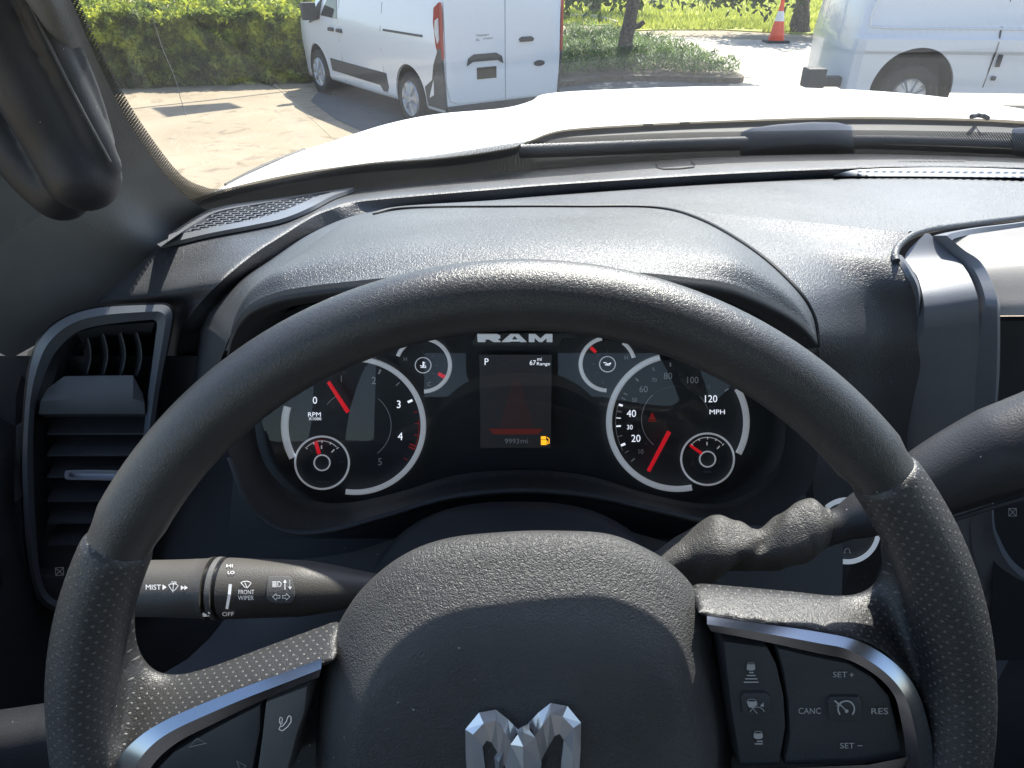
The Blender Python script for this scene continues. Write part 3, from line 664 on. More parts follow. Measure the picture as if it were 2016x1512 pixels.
# wiper arm and blade lying along the cowl
def WO(px, py, off=-.03): return W(px, py, off)
mb = MB(); wp = cat([WO(1025, 294), WO(1150, 289), WO(1300, 283), WO(1455, 278), WO(1700, 275), WO(1900, 279), WO(2100, 288)], 60)
mb.tube(wp, .0062, 10, sq=(1, .6)); wa = build('wiper_arm', mb, M['satin'], tr)
mb = MB(); mb.tube(cat([WO(1025, 305), WO(1150, 301), WO(1300, 295), WO(1500, 289), WO(1700, 287), WO(2100, 302)], 60), .004, 8); build('wiper_blade', mb, M['vanblk'], wa)
hp = [(1455, 268), (1458, 258), (1480, 250), (1530, 243), (1600, 238), (1650, 239), (1678, 246), (1681, 264), (1600, 270), (1520, 273)]
mb = MB(); mb.prism([WO(x, y, -.045) for x, y in hp], WSN*.03); build('arm_hinge_cover', mb, M['satin'], wa, bev=.004)
hp = [(1990, 262), (1992, 250), (2060, 246), (2200, 250), (2200, 280), (2060, 276)]
mb = MB(); mb.prism([WO(x, y, -.045) for x, y in hp], WSN*.03); build('arm_hinge_cover', mb, M['satin'], wa, bev=.004)
mb = MB(); mb.tube([H(1905, 232, -.236)+Vector((0, -.01, .004)), H(1925, 227, -.236), H(1938, 229, -.232), H(1945, 233, -.236)], .004, 8); build('washer_nozzle', mb, M['plastic2'], tr)

# ---- dashboard
R0 = [(292, 900, -.40), (312, 770, -.34), (328, 665, -.292), (334, 625, -.274), (318, 603, -.262), (190, 603, -.255), (245, 546, -.235), (310, 490, -.222), (420, 417, -.214), (556, 397, -.211), (663, 380, -.2085), (776, 365, -.207), (975, 343, -.206), (1100, 331, -.205), (1397, 310, -.205), (1660, 304, -.206), (1800, 306, -.207), (2016, 314, -.210), (2250, 332, -.214)]
R1 = [(325, 920, -.40), (338, 780, -.33), (352, 677, -.275), (363, 645, -.255), (387, 605, -.235), (431, 558, -.21), (498, 502, -.20), (558, 463, -.194), (617, 427, -.190), (657, 411, -.188), (697, 399, -.187), (776, 390, -.186), (975, 373, -.186), (1100, 363, -.1865), (1397, 344, -.187), (1640, 333, -.188), (1800, 328, -.189), (2016, 331, -.191), (2250, 345, -.193)]
R2 = [(350, 930, -.41), (372, 790, -.34), (391, 661, -.272), (402, 636, -.256), (417, 610, -.242), (470, 554, -.221), (536, 509, -.210), (592, 471, -.204), (645, 444, -.200), (689, 430, -.198), (735, 421, -.197), (800, 410, -.197), (975, 394, -.197), (1100, 383, -.1975), (1397, 362, -.198), (1640, 350, -.1985), (1800, 347, -.1985), (2016, 350, -.200), (2250, 364, -.203)]
R3 = [(360, 930, -.40), (400, 800, -.29), (438, 700, -.218), (450, 668, -.202), (470, 630, -.194), (500, 580, -.186), (558, 530, -.180), (617, 478, -.177), (655, 455, -.175), (689, 437, -.174), (735, 424, -.173), (800, 411.5, -.1725), (1000, 408, -.171), (1140, 408, -.171), (1292, 410, -.170), (1460, 425, -.167), (1620, 440, -.165), (1790, 455, -.165), (1990, 436, -.172)]
P0, P1, P2, P3 = [[H(*p) for p in q] for q in (R0, R1, R2, R3)]
def mids(a, b, f, dz): return [p.lerp(q, f)+Vector((0, 0, dz)) for p, q in zip(a, b)]
mb = MB()
mb.surf([[p+Vector((0, .03, -.03)) for p in P0], P0, mids(P0, P1, .5, .001), mids(P0, P1, .93, .0015), P1], 200, 22)
mb.surf([P1, mids(P1, P2, .5, -.0015), P2], 200, 6)
mb.surf([P2, mids(P2, P3, .5, .0025), P3], 200, 16)
# right of the gauge hood: the valley between it and the centre stack
LI = [(1290, 410, -.170), (1380, 434, -.166), (1480, 492, -.163), (1560, 562, -.172), (1600, 620, -.186), (1612, 685, -.205), (1606, 780, -.250), (1590, 900, -.31)]
RO = [(1790, 455, -.165), (1768, 490, -.170), (1764, 512, -.172), (1790, 556, -.182), (1806, 605, -.197), (1814, 680, -.222), (1815, 780, -.262), (1808, 910, -.32)]
L_, R_ = [H(*p) for p in LI], [H(*p) for p in RO]
rows = []
def catat(P, f):
    i = min(int(f), len(P)-2); t_ = f-i; b_, c_ = P[i], P[i+1]; a = P[i-1] if i > 0 else b_*2-c_; d_ = P[i+2] if i+2 < len(P) else c_*2-b_
    return 0.5*((2*b_)+(c_-a)*t_+(2*a-5*b_+4*c_-d_)*t_*t_+(3*b_-a-3*c_+d_)*t_**3)
TC = [catat(P3, 14+3*k/40) for k in range(41)]
NR = 60; Lc = cat(L_, NR); Rc = cat(R_, NR)
for i in range(NR+1):
    f = min(1, i/NR*1.7); f = f*f*(3-2*f); row = []
    for k in range(41):
        s = k/40; p = Lc[i].lerp(Rc[i], s)+(TC[k]-Lc[0].lerp(Rc[0], s))*(1-f)**2; away = (p-CAM).normalized()
        sag = math.sin(math.pi*min(1, s**1.25))*(.016*f)+.006*f*math.sin(math.pi*s)**4
        row.append(p+away*sag)
    rows.append(row)
mb.loft(rows)
lowL = [p+Vector((0, .0, -.55)) for p in (Lc[-1], Rc[-1])]; mb.loft([rows[-1], [p+Vector((0, .0, -.5)) for p in rows[-1]]])
dash = build('dashboard', mb, M['dash'], tr, sharp=50)
def bvh(o):
    me = o.data; fr = WM[o.name]; return BVHTree.FromPolygons([fr @ v.co for v in me.vertices], [tuple(p.vertices) for p in me.polygons])
DB = bvh(dash)
def DH(px, py, lift=.001, h0=-.19):
    d = ray(px, py).normalized(); loc, nr, i, ds_ = DB.ray_cast(CAM, d)
    if loc is None: return H(px, py, h0+lift)
    if nr.dot(d) > 0: nr = -nr
    return loc+nr*lift
# piping seam round the gauge hood, and along the dash ridge
mb = MB(); mb.tube(cat([p+Vector((0, -.0005, .0008)) for p in [H(735, 423, -.173), H(800, 411, -.1725), H(1000, 408, -.171), H(1140, 408, -.171)]+L_[:6]], 120), .0013, 8); build('seam', mb, M['plastic2'], dash)
PPT = [(1765, 514, -.1715), (1762, 500, -.1690), (1771, 482, -.1665), (1796, 463, -.1640), (1830, 452, -.1640), (1870, 446, -.1655), (1940, 437, -.1685), (2016, 428, -.1710), (2200, 409, -.173)]
mb = MB(); mb.tube(cat([H(*p) for p in PPT], 60), .0024, 12); build('piping', mb, M['dash'], dash)
mb = MB(); mb.tube(cat([H(x, y, h+.0005) for x, y, h in [(756+8, 502, -.170), (790, 558, -.181), (806, 605, -.196), (811, 640, -.209)][1:]], 8), .001, 6) if False else None
mb = MB(); mb.loft([cat([H(*p) for p in q], 30) for q in ([(1763, 506, -.1700), (1782, 540, -.178), (1800, 575, -.187), (1806, 640, -.209)], [(1770, 501, -.1690), (1791, 534, -.1755), (1808, 573, -.1845), (1809, 640, -.2085)], [(1776, 503, -.1715), (1797, 532, -.177), (1812, 573, -.187), (1811, 640, -.2095)])]); build('lightened_lip', mb, M['satin'], dash)  # leather lip put in the lighter trim material so it looks sunlit
# speaker grille in the corner
def DS(px, py, lift=.004):      # on the dash shelf
    return DH(px, py, lift)
outl = [(314, 489), (365, 452), (424, 419), (540, 400), (640, 386), (694, 378), (690, 383), (655, 396), (610, 420), (560, 440), (500, 453), (420, 468), (350, 484)]
innl = [(364, 468), (392, 449), (436, 426), (540, 407), (628, 391), (654, 388), (655, 389), (622, 399), (585, 416), (545, 431), (500, 443), (430, 456), (390, 465)]
oc, ic = cat2(outl, 90, True), cat2(innl, 90, True)
mb = MB(); mb.loft([[DS(*p, .001) for p in oc], [DS(*p, .0045) for p in oc], [DS(*p, .005) for p in ic], [DS(*p, .001) for p in ic]], True); gr = build('speaker_grille', mb, M['satin'], tr, sharp=40)
mb = MB(); mb.add([DS(*p, .0005) for p in ic], [tuple(range(90))]); build('speaker_cloth', mb, M['gloss'], gr, smooth=False)
def inpoly(x, y, P):
    c = False; j = len(P)-1
    for i in range(len(P)):
        if (P[i][1] > y) != (P[j][1] > y) and x < (P[j][0]-P[i][0])*(y-P[i][1])/(P[j][1]-P[i][1])+P[i][0]: c = not c
        j = i
    return c
mb = MB()
pts = [DS(*p) for p in ic]; gx0, gx1 = min(p.x for p in pts), max(p.x for p in pts); gy0, gy1 = min(p.y for p in pts), max(p.y for p in pts)
def unproj(p):
    d = p-CAM; dep = d.y*CP-d.z*SP; v = (d.y*SP+d.z*CP)/dep; return 1008+d.x/dep*FPX, 756-v*FPX
def shelf_pt(x, y):
    px, py = unproj(Vector((x, y, CAMH-.209))); return px, py
pitch = .0062
j = 0; yy = gy0-.02
while yy < gy1+.02:
    xx = gx0-.02+(pitch*.8 if j % 2 else 0)
    while xx < gx1+.02:
        px, py = shelf_pt(xx, yy)
        if inpoly(px, py, ic):
            a = DS(px, py, .0035); hw = pitch*.62
            mb.box(a, (.0012, pitch*.9, .002)); mb.box(a+Vector((pitch*.8, pitch*.45, 0)), (pitch*1.5, .0012, .002))
        xx += pitch*1.6
    yy += pitch*.9; j += 1
if mb.v: build('grille_mesh', mb, M['satin'], gr, smooth=False)
# small features on the shelf
mk = Marks(lambda x, y: DH(x, y, .0008)); mk.line([(1291, 322), (1294, 331), (1306, 334), (1340, 333), (1366, 330), (1368, 326), (1360, 318)], 1.6); build('hatch_gap', mk.b, M['gloss'], dash, smooth=False)
rnd = random.Random(2); mk = Marks(lambda x, y: DH(x, y, .0008)); x = 1770
while x < 1895: wd = rnd.choice([3, 5, 7]); mk.poly([(x, 314), (x+wd, 314.3), (x+wd, 319.5), (x, 319)]); x += wd+rnd.choice([3, 4])
build('stamped_number_strip', mk.b, M['grey'], dash, smooth=False)
mb = MB(); dv = cat2([(1642, 345), (1665, 338), (1700, 333), (1800, 330), (1900, 330), (2016, 334), (2200, 345)], 60); dv2 = cat2([(1642, 347), (1700, 347), (1800, 347), (1900, 348), (2016, 350), (2100, 354), (2200, 362)], 60)
mb.loft([[H(x, y, -.1895) for x, y in dv], [H(x, y, -.1935) for x, y in dv2], [H(x, y+1.5, -.199) for x, y in dv2]]); dg_ = build('defroster_grille', mb, M['satin'], tr)
mk = Marks(lambda x, y: H(x, y, -.1888)); x = 1690
while x < 2200: mk.poly([(x, 336+(x-1690)*.006), (x+9, 336.5+(x-1690)*.006), (x+5, 340+(x-1690)*.008), (x-4, 339.5+(x-1690)*.008)]); x += 16
build('grille_slot', mk.b, M['gloss'], dg_, smooth=False)

# ---- gauge hood pad and its lip
SE = [(443, 690, -.212), (470, 630, -.194), (500, 580, -.186), (558, 530, -.180), (617, 478, -.177), (689, 437, -.174), (800, 411.5, -.1725), (1000, 408, -.171), (1140, 408, -.171), (1290, 410, -.170), (1380, 434, -.166), (1480, 492, -.163), (1560, 562, -.172), (1600, 620, -.186), (1612, 685, -.205)]
LP = [(449, 690, .372), (462, 640, .370), (492, 600, .366), (540, 577, .362), (590, 566, .358), (660, 557, .354), (770, 546, .350), (900, 537, .348), (1080, 532, .347), (1246, 536, .348), (1337, 544, .350), (1436, 558, .354), (1516, 590, .360), (1572, 624, .366), (1607, 662, .371)]
se = [H(*p) for p in SE]; lip = [Y(*p) for p in LP]
top = [a.lerp(b_, .45)+Vector((0, 0, .006*min(1, 1.0*math.sin(math.pi*i/14)*1.6))) for i, (a, b_) in enumerate(zip(se, lip))]
top2 = [a.lerp(b_, .82)+Vector((0, 0, .009*min(1, math.sin(math.pi*i/14)*1.6))) for i, (a, b_) in enumerate(zip(se, lip))]
lipb = [p+Vector((0, -.004, -.005)) for p in lip]
cc = T(1020, 860, .45)
in1 = [p+Vector((0, .006, -.010))+(cc-p)*.02 for p in lip]; in2 = [p+Vector((0, .085, -.022))+(Vector((cc.x, p.y, cc.z))-p)*.04 for p in lip]
mb = MB(); mb.surf([se, top, top2, lip], 140, 24); hood_pad = build('gauge_hood', mb, M['hoodpad'], tr, sharp=60)
mb = MB(); mb.surf([lip, lipb, in1], 140, 6); build('hood_lip', mb, M['plastic2'], hood_pad, sharp=70)
mb = MB(); mb.surf([in1, mids(in1, in2, .5, -.003), in2], 140, 8); build('hood_underside', mb, M['plastic2'], hood_pad, sharp=70)
mb = MB(); mb.surf([in2, [p+Vector((0, .02, -.05)) for p in in2], [p+Vector((0, .03, -.20)) for p in in2]], 100, 6); build('cluster_housing', mb, M['plastic2'], hood_pad)
mb = MB(); mb.tube(cat([p+Vector((0, .03, -.006)) for p in in1], 100), .0016, 6); build('inner_lip', mb, M['plastic'], hood_pad)

mb = MB(); mb.prism([Y(1588, 700, .40), Y(1606, 655, .385), Y(1616, 700, .39), Y(1618, 800, .40), Y(1596, 800, .41)], (0, .02, 0)); build('hood_end_cap', mb, M['grey'], hood_pad, bev=.001)
# ---- instrument cluster
FC = Frame(1020, 830, .50, 20)
CL = tag(None or build('instrument_cluster', MB().add([FC.P(*p, -.006) for p in [(480, 650), (600, 600), (1500, 600), (1590, 680), (1605, 1060), (450, 1060)]], [(0, 1, 2, 3, 4, 5)]), M['face'], tr, smooth=False, frame=FC.m))
CO = [(449, 690), (442, 800), (452, 900), (492, 995), (555, 1043), (640, 1046), (760, 1015), (880, 980), (1020, 966), (1160, 976), (1300, 1006), (1430, 1034), (1520, 1034), (1585, 975), (1612, 880), (1610, 690)]
CI = [(520, 690), (500, 800), (515, 900), (560, 960), (610, 985), (680, 990), (780, 970), (900, 935), (1020, 925), (1150, 935), (1270, 970), (1370, 990), (1440, 985), (1510, 940), (1545, 870), (1545, 690)]
co = [FC.P(x, y, .05) for x, y in CO]; ci = [FC.P(x, y, .0) for x, y in CI]
mb = MB(); mb.surf([[p+Vector((0, .02, -.02)) for p in co], co, mids(co, ci, .25, -.004), mids(co, ci, .8, -.004), ci], 120, 20); build('cluster_surround', mb, M['plastic'], CL, sharp=60)
mb = MB(); mb.tube(cat([FC.P(x, y, .050) for x, y in CO[2:-2]], 90), .0018, 8); build('surround_edge', mb, M['plastic'], CL)
def CM(h): return lambda x, y: FC.P(x, y, h)
def ringband(name, cx, cy, r0, r1, a0, a1, mat, h0=.002, h1=.009, par=CL, n=72, sx=1.0, sy=.975):
    mb = MB(); ds_ = [R(a0+(a1-a0)*k/n) for k in range(n+1)]
    def rw(r, h): return [FC.P(cx+r*sx*math.sin(a), cy-r*sy*math.cos(a), h) for a in ds_]
    m_ = (r0+r1)/2
    mb.loft([rw(r0, h0-.004), rw(r0, h0), rw(r0+(r1-r0)*.25, h1), rw(r1-(r1-r0)*.2, h1*.9), rw(r1, h0), rw(r1, h0-.004)]); return build(name, mb, mat, par, sharp=25)
TX, TY = 699, 838; SX_, SY_ = 1334, 831
# dial wells
for cx, cy, r in ((TX, TY, 128), (SX_, SY_, 128), (833, 719, 48), (1196, 717, 48)):
    mk = Marks(CM(.0005)); mk.disc(cx, cy, r, r*.975, 64); build('dial_face', mk.b, M['face'], CL, smooth=False)
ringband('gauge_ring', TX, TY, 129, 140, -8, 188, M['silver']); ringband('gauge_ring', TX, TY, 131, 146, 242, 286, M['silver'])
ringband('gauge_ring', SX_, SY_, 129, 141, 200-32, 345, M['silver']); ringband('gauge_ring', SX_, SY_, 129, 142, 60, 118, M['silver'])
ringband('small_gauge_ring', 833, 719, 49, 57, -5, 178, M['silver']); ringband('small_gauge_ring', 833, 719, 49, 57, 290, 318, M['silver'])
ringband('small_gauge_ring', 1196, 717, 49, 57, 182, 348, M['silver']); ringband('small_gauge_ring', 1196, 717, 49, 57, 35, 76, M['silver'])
for cx, cy, r in ((634, 911, 54), (1393, 904, 53)):
    mk = Marks(CM(.0025)); mk.disc(cx, cy, r, r*.98, 48); build('small_dial_face', mk.b, M['face'], CL, smooth=False)
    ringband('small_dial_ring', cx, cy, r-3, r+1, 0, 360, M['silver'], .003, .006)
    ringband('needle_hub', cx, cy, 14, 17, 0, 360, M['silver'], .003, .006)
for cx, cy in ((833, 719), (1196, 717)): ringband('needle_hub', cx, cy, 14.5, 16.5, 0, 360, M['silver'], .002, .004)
# tachometer marks
A, B_, C_, D_, E_ = Marks(CM(.0012)), Marks(CM(.0012)), Marks(CM(.0012)), Marks(CM(.0012)), Marks(CM(.0034))
B_.text('0', 620, 788, 14); B_.text('3', 785, 796, 15); B_.text('4', 788, 859, 15); A.text('1', 672, 746, 13); A.text('2', 736, 749, 14); A.text('5', 748, 909, 14)
B_.text('RPM', 619, 816, 8.5, 25); B_.text('X1000', 620, 824.5, 5.5, 25)
A.arc(699, 838, 70, 68, -52, -30, 1.3); A.arc(699, 838, 71, 69, 40, 142, 1.3)
def tick(mk, cx, cy, a, r0, r1, wd): mk.line([(cx+r0*math.sin(R(a)), cy-r0*.975*math.cos(R(a))), (cx+r1*math.sin(R(a)), cy-r1*.975*math.cos(R(a)))], wd)
for a, wd, m_ in ((24, 3.5, A), (45, 2.2, A), (65.5, 4.5, B_)): tick(m_, TX, TY, a, 114, 124, wd)
for a in (77, 88, 99): tick(C_, TX, TY, a, 118, 126, 1.6)
for a in (109, 112): tick(C_, TX, TY, a, 114, 126, 2.6)
tick(C_, TX, TY, 124, 116, 124, 1.4); C_.arc(TX, TY, 126, 123, 84, 113, 1.2)
# speedometer
for s, x, y, h, m_ in (('80', 1315, 740, 13, A), ('90', 1340, 737, 8, D_), ('100', 1364, 748, 13, A), ('110', 1391, 762, 8, D_), ('70', 1288, 748, 8, A), ('60', 1267, 766, 13, A), ('50', 1249, 787, 8, A), ('120', 1400, 785, 14, B_), ('40', 1243, 814, 14, B_), ('30', 1240, 841, 9, B_), ('20', 1252, 863, 14, B_), ('10', 1262, 889, 9, A), ('200', 1402, 801, 6, D_), ('80', 1263, 795, 6, D_), ('60', 1255, 824, 6, D_), ('40', 1257, 848, 6, D_), ('20', 1271, 873, 6, D_)): m_.text(s, x, y, h)
B_.text('MPH', 1412, 811, 9, 30)
A.arc(1330, 826, 67, 65, -140, -42, 1.2); A.arc(1330, 826, 67, 65, 45, 72, 1.2); D_.arc(1330, 826, 67, 65, -40, 44, .8)
for a, wd, m_ in ((-7, 3, A), (-24, 2, A), (-43, 3, A), (-61, 2, A), (-73, 4, B_)): tick(m_, SX_, SY_, a, 113, 121, wd)
for a, wd, m_ in ((-66, 1.5, A), (-79, 1.5, A), (-89.5, 4, B_) if False else (-80, 1.2, A), (-86, 1.5, B_), (-94, 3, B_), (-104, 1.6, A), (-113, 4.5, B_), (-121, 1.4, A), (-131, 2.4, A), (56, 2.6, A)): tick(m_, SX_, SY_, a, 112, 121, wd)
A.arc(SX_, SY_, 122, 119, -118, -74, 1.0)
C_.poly([(1277, 826), (1284, 812), (1291, 826)]); C_.disc(1284, 818, 3.6, 5); C_.poly([(1276, 828), (1292, 828), (1292, 830), (1276, 830)])
# small gauges
A.text('H', 798, 707, 8); A.text('C', 845, 756, 8); A.text('H', 1233, 704, 8); D_.text('L', 1188, 752, 8)
for cx, cy, sgn in ((833, 719, 1), (1196, 717, -1)):
    for a in (0, 45, 90, 130): tick(D_, cx, cy, a*sgn, 24, 30, 1.4)
B_.line([(833, 712), (833, 722)], 1.6); B_.line([(833, 713.5), (837, 713.5)], 1.2); B_.line([(833, 716.5), (837, 716.5)], 1.2); B_.line([(827, 719.5), (831, 721), (835, 720), (839, 721)], 1.3); B_.line([(828, 723.5), (839, 723.5)], 1.2)
B_.line([(1188, 714), (1193, 714), (1196, 717), (1203, 714.5)], 1.5); B_.line([(1191, 718), (1200, 719), (1202, 715)], 1.5)
for cx, cy in ((634, 911), (1393, 904)):
    E_.arc(cx-.5, cy-2, 41, 41, -45, 45, 1.3); 
    for a in (-46, -23, 0, 23, 46): tick(E_, cx, cy, a, 40, 45, 1.8)
    tick(E_, cx-1, cy, 0, 28, 35, 2.2); tick(E_, cx, cy, 42, 28, 36, 2.2)
E2 = Marks(CM(.0034)); tick(E2, 634, 911, -42, 28, 35, 1.6); E2.line([(668, 909), (676, 909)], 1.4); E2.text('E', 1364, 912, 8, rot=0); E2.text('F', 1417, 910, 8); E2.line([(1385, 929), (1400, 929)], 4); E2.line([(622, 948), (650, 949)], 2.5)
E3 = Marks(CM(.0036)); E3.arc(634, 909, 43, 43, -24, 2, 1.4)
for nm, mk, m_ in (('dial_marks', A, 'dim'), ('bright_dial_marks', B_, 'whitelit'), ('red_dial_marks', C_, 'redprint'), ('faint_dial_marks', D_, 'faint'), ('small_dial_marks', E_, 'white'), ('dim_small_dial_marks', E2, 'faint'), ('red_small_dial_mark', E3, 'redprint')): build(nm, mk.b, M[m_], CL, smooth=False, merge=False)
def needle(x0, y0, x1, y1, w0, w1, h=.009):
    dx, dy = x1-x0, y1-y0; l = math.hypot(dx, dy); nx, ny = -dy/l, dx/l
    mb = MB(); mb.prism([FC.P(x0+nx*w0/2, y0+ny*w0/2, h), FC.P(x1+nx*w1/2, y1+ny*w1/2, h), FC.P(x1-nx*w1/2, y1-ny*w1/2, h), FC.P(x0-nx*w0/2, y0-ny*w0/2, h)], FC.n*.0016); return build('needle', mb, M['red'], CL, bev=.0004)
needle(686, 811, 647, 751, 8, 6.5); needle(1317, 849, 1276, 927, 8, 6.5); needle(629, 893, 622, 869, 7, 6); needle(1381, 892, 1358, 876, 6, 5)
needle(863, 735, 876, 742, 6, 7); needle(1173, 693, 1163, 684, 6, 7)
# driver display
mb = MB(); mb.prism([FC.P(*p, .001) for p in ((944, 698), (1086, 698), (1084, 880), (946, 880))], FC.n*.002); dsp = build('driver_display', mb, M['screen'], tr, smooth=False)
K = Marks(CM(.0034)); K.text('P', 958, 712, 13); K.text('67', 1049, 714, 9.5); K.text('mi', 1062, 707, 6.5); K.text('Range', 1070, 717, 8, 26); build('lit_text', K.b, M['whitelit'], dsp, smooth=False, merge=False)
K = Marks(CM(.0034)); K.text('9993', 1008, 868.5, 10, 28); K.text('mi', 1032, 868, 9, 14); build('odometer_text', K.b, M['dim'], dsp, smooth=False, merge=False)
K = Marks(CM(.0034)); K.text('RND', 983, 712, 12, 33); build('faint_text', K.b, M['faint'], dsp, smooth=False, merge=False)
K = Marks(CM(.0032)); K.poly([(1011, 745), (1023, 745), (1052, 842), (982, 842)]); build('lane_graphic', K.b, plain('dim_red_graphic', (.045, .026, .028), .5, emit=.12), dsp, smooth=False)
K = Marks(CM(.0034)); K.poly([(961, 844), (1070, 844), (1060, 855), (972, 855)]); rb = plain('red_bar', (.16, .025, .02), .6, emit=.12); build('red_bar', K.b, rb, dsp, smooth=False)
K = Marks(CM(.0034)); K.poly([(1065, 859), (1075, 859), (1075, 865), (1065, 865)]); K.poly([(1065, 866), (1076, 866), (1076, 876), (1065, 876)]); K.line([(1077, 861), (1081, 864), (1081, 873), (1078, 874), (1077, 868)], 1.8); build('fuel_warning_lamp', K.b, M['amber'], dsp, smooth=False)
# raised slab-serif badge above the display
def badge(pts_list, name):
    mb = MB()
    for P in pts_list: mb.prism([FC.P(x, y, .010) for x, y in P], FC.n*.004)
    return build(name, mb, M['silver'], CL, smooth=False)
Rl = [[(940, 657), (978, 657), (985, 660), (985, 665), (978, 667), (986, 672), (972, 672), (963, 667), (956, 667), (956, 672), (941, 672)]]
Al = [[(988, 672), (1005, 657), (1021, 657), (1036, 672), (1024, 672), (1013, 660), (1004, 672)], [(1004, 668.5), (1022, 668.5), (1022, 671), (1004, 671)]]
Ml = [[(1041, 672), (1041, 657), (1054, 657), (1064, 666), (1074, 657), (1087, 657), (1087, 672), (1076, 672), (1076, 664), (1067, 672), (1061, 672), (1052, 664), (1052, 672)]]
badge(Rl+Al+Ml, 'raised_lettering')
mb = MB(); mb.prism([FC.P(*p, .0) for p in ((930, 674), (940, 652), (1125, 652), (1135, 662), (1105, 664), (1098, 678), (935, 678))], FC.n*.009); build('badge_plinth', mb, M['plastic'], CL, bev=.001)
mb = MB(); mb.loft([[FC.P(x, 640+ (y-640), .018) for x, y in zip([500+1080*k/40 for k in range(41)], [yy]*41)] for yy in (600, 700, 850, 995)]); build('cluster_lens', mb, M['lens'], CL, sharp=180)
# ---- steering wheel
WT = 22.0
FW = Frame(1026, 1456, .296, WT)
OW = FW.m
RO_, RT = .1945, .0134                      # outer radius, tube radius
def wl(x, y, z=0): return OW @ Vector((x, y, z))
def rimc(a, r=RO_-RT): c = math.cos(R(a)); return wl(r*math.sin(R(a)), r*c*(1+.014*max(0, c)**1.5))
SEAM_L, SEAM_R = -60.5, 50.0
mb = MB(); n = 180; path = [rimc(360*k/n) for k in range(n)]
rad = []
for k in range(n):
    a = (360*k/n+180) % 360-180
    g = min(abs(a-SEAM_L), abs(a-SEAM_R)); r = RT
    if a < SEAM_L or a > SEAM_R: r = RT*.9
    if g < 1.2: r = RT*(.90+.06*g/1.2)
    rad.append(r)
mb.tube(path, rad, 40, closed=True, sq=(1.02, 1), up=tuple(FW.n))
sw = build('steering_wheel', mb, M['rim'], tr, frame=OW, sharp=60)
def remesh(o, vox, it=6):
    m = o.modifiers.new('r', 'REMESH'); m.mode = 'VOXEL'; m.voxel_size = vox; m2 = o.modifiers.new('s', 'SMOOTH'); m2.iterations = it; m2.factor = .6
    dg = bpy.context.evaluated_depsgraph_get(); dg.update(); me = bpy.data.meshes.new_from_object(o.evaluated_get(dg)); o.modifiers.clear(); mt = o.data.materials[0]; o.data = me
    if not me.materials: me.materials.append(mt)
    me.polygons.foreach_set('use_smooth', [True]*len(me.polygons)); return o
def grip(a0, a1, poly, name='grip'):
    mb = MB(); k = 60; path = [rimc(a0+(a1-a0)*i/k) for i in range(k+1)]
    mb.tube(path, [RT*(1.0+.05*math.sin(math.pi*min(1, i/24))) for i in range(k+1)], 32, sq=(1.06, 1), up=tuple(FW.n))
    tp_, bt_ = poly; k = 40; tc1, tc2 = cat2(tp_, k), cat2(bt_, k); rows = []
    for f, z in ((0, -.026), (0, -.019), (.12, -.0145), (.35, -.0085), (.65, -.002), (.9, .003), (1, .0038), (1, -.026)):
        rows.append([FW.P(a[0]+(b_[0]-a[0])*f, a[1]+(b_[1]-a[1])*f, z) for a, b_ in zip(tc1, tc2)])
    n_ = len(rows[0]); mb.loft(rows+[rows[0]])
    for j in (0, n_-1): mb.add([r[j] for r in rows], [tuple(range(len(rows)))])
    o = remesh(build(name, mb, M['grip'], sw, frame=OW), .0016, 22); me = o.data; Rc_ = RO_-RT
    at_ = me.attributes.new('dotuv', 'FLOAT_VECTOR', 'POINT')
    for i, v in enumerate(me.vertices):
        x, y, z = v.co; rd = math.hypot(x, y)
        at_.data[i].vector = (Rc_*math.atan2(x, y), RT*math.atan2(z, rd-Rc_), 0) if rd > Rc_-RT*1.05 else (x, y-.75*z, 0)
    return o
LS = ([(266, 1150), (266, 1240), (276, 1285), (305, 1320), (350, 1328), (410, 1314), (520, 1274), (672, 1218)],
      [(175, 1180), (150, 1330), (150, 1480), (215, 1540), (262, 1472), (390, 1402), (500, 1356), (664, 1302)])
RS = ([(1358, 1146), (1460, 1155), (1560, 1164), (1650, 1173), (1700, 1165), (1730, 1138), (1737, 1105), (1728, 1060)],
      [(1372, 1212), (1500, 1230), (1640, 1254), (1722, 1276), (1800, 1350), (1850, 1450), (1890, 1300), (1850, 1120)])
gl = grip(SEAM_L-1.0, -128, LS)
grr = grip(SEAM_R+1.0, 128, RS)
# lower spoke back plate (carries the hub and the switches)
BP = cat2([(560, 1270), (640, 1240), (1000, 1100), (1400, 1190), (1560, 1240), (1700, 1290), (1800, 1380), (1815, 1540), (1760, 1680), (1300, 1850), (1020, 2000), (740, 1850), (300, 1720), (240, 1560), (300, 1440), (420, 1370)], 80, True)
mb = MB(); mb.prism([FW.P(x, y, -.036) for x, y in BP], FW.n*.014); build('back_plate', mb, M['plastic2'], sw, frame=OW, bev=.002)
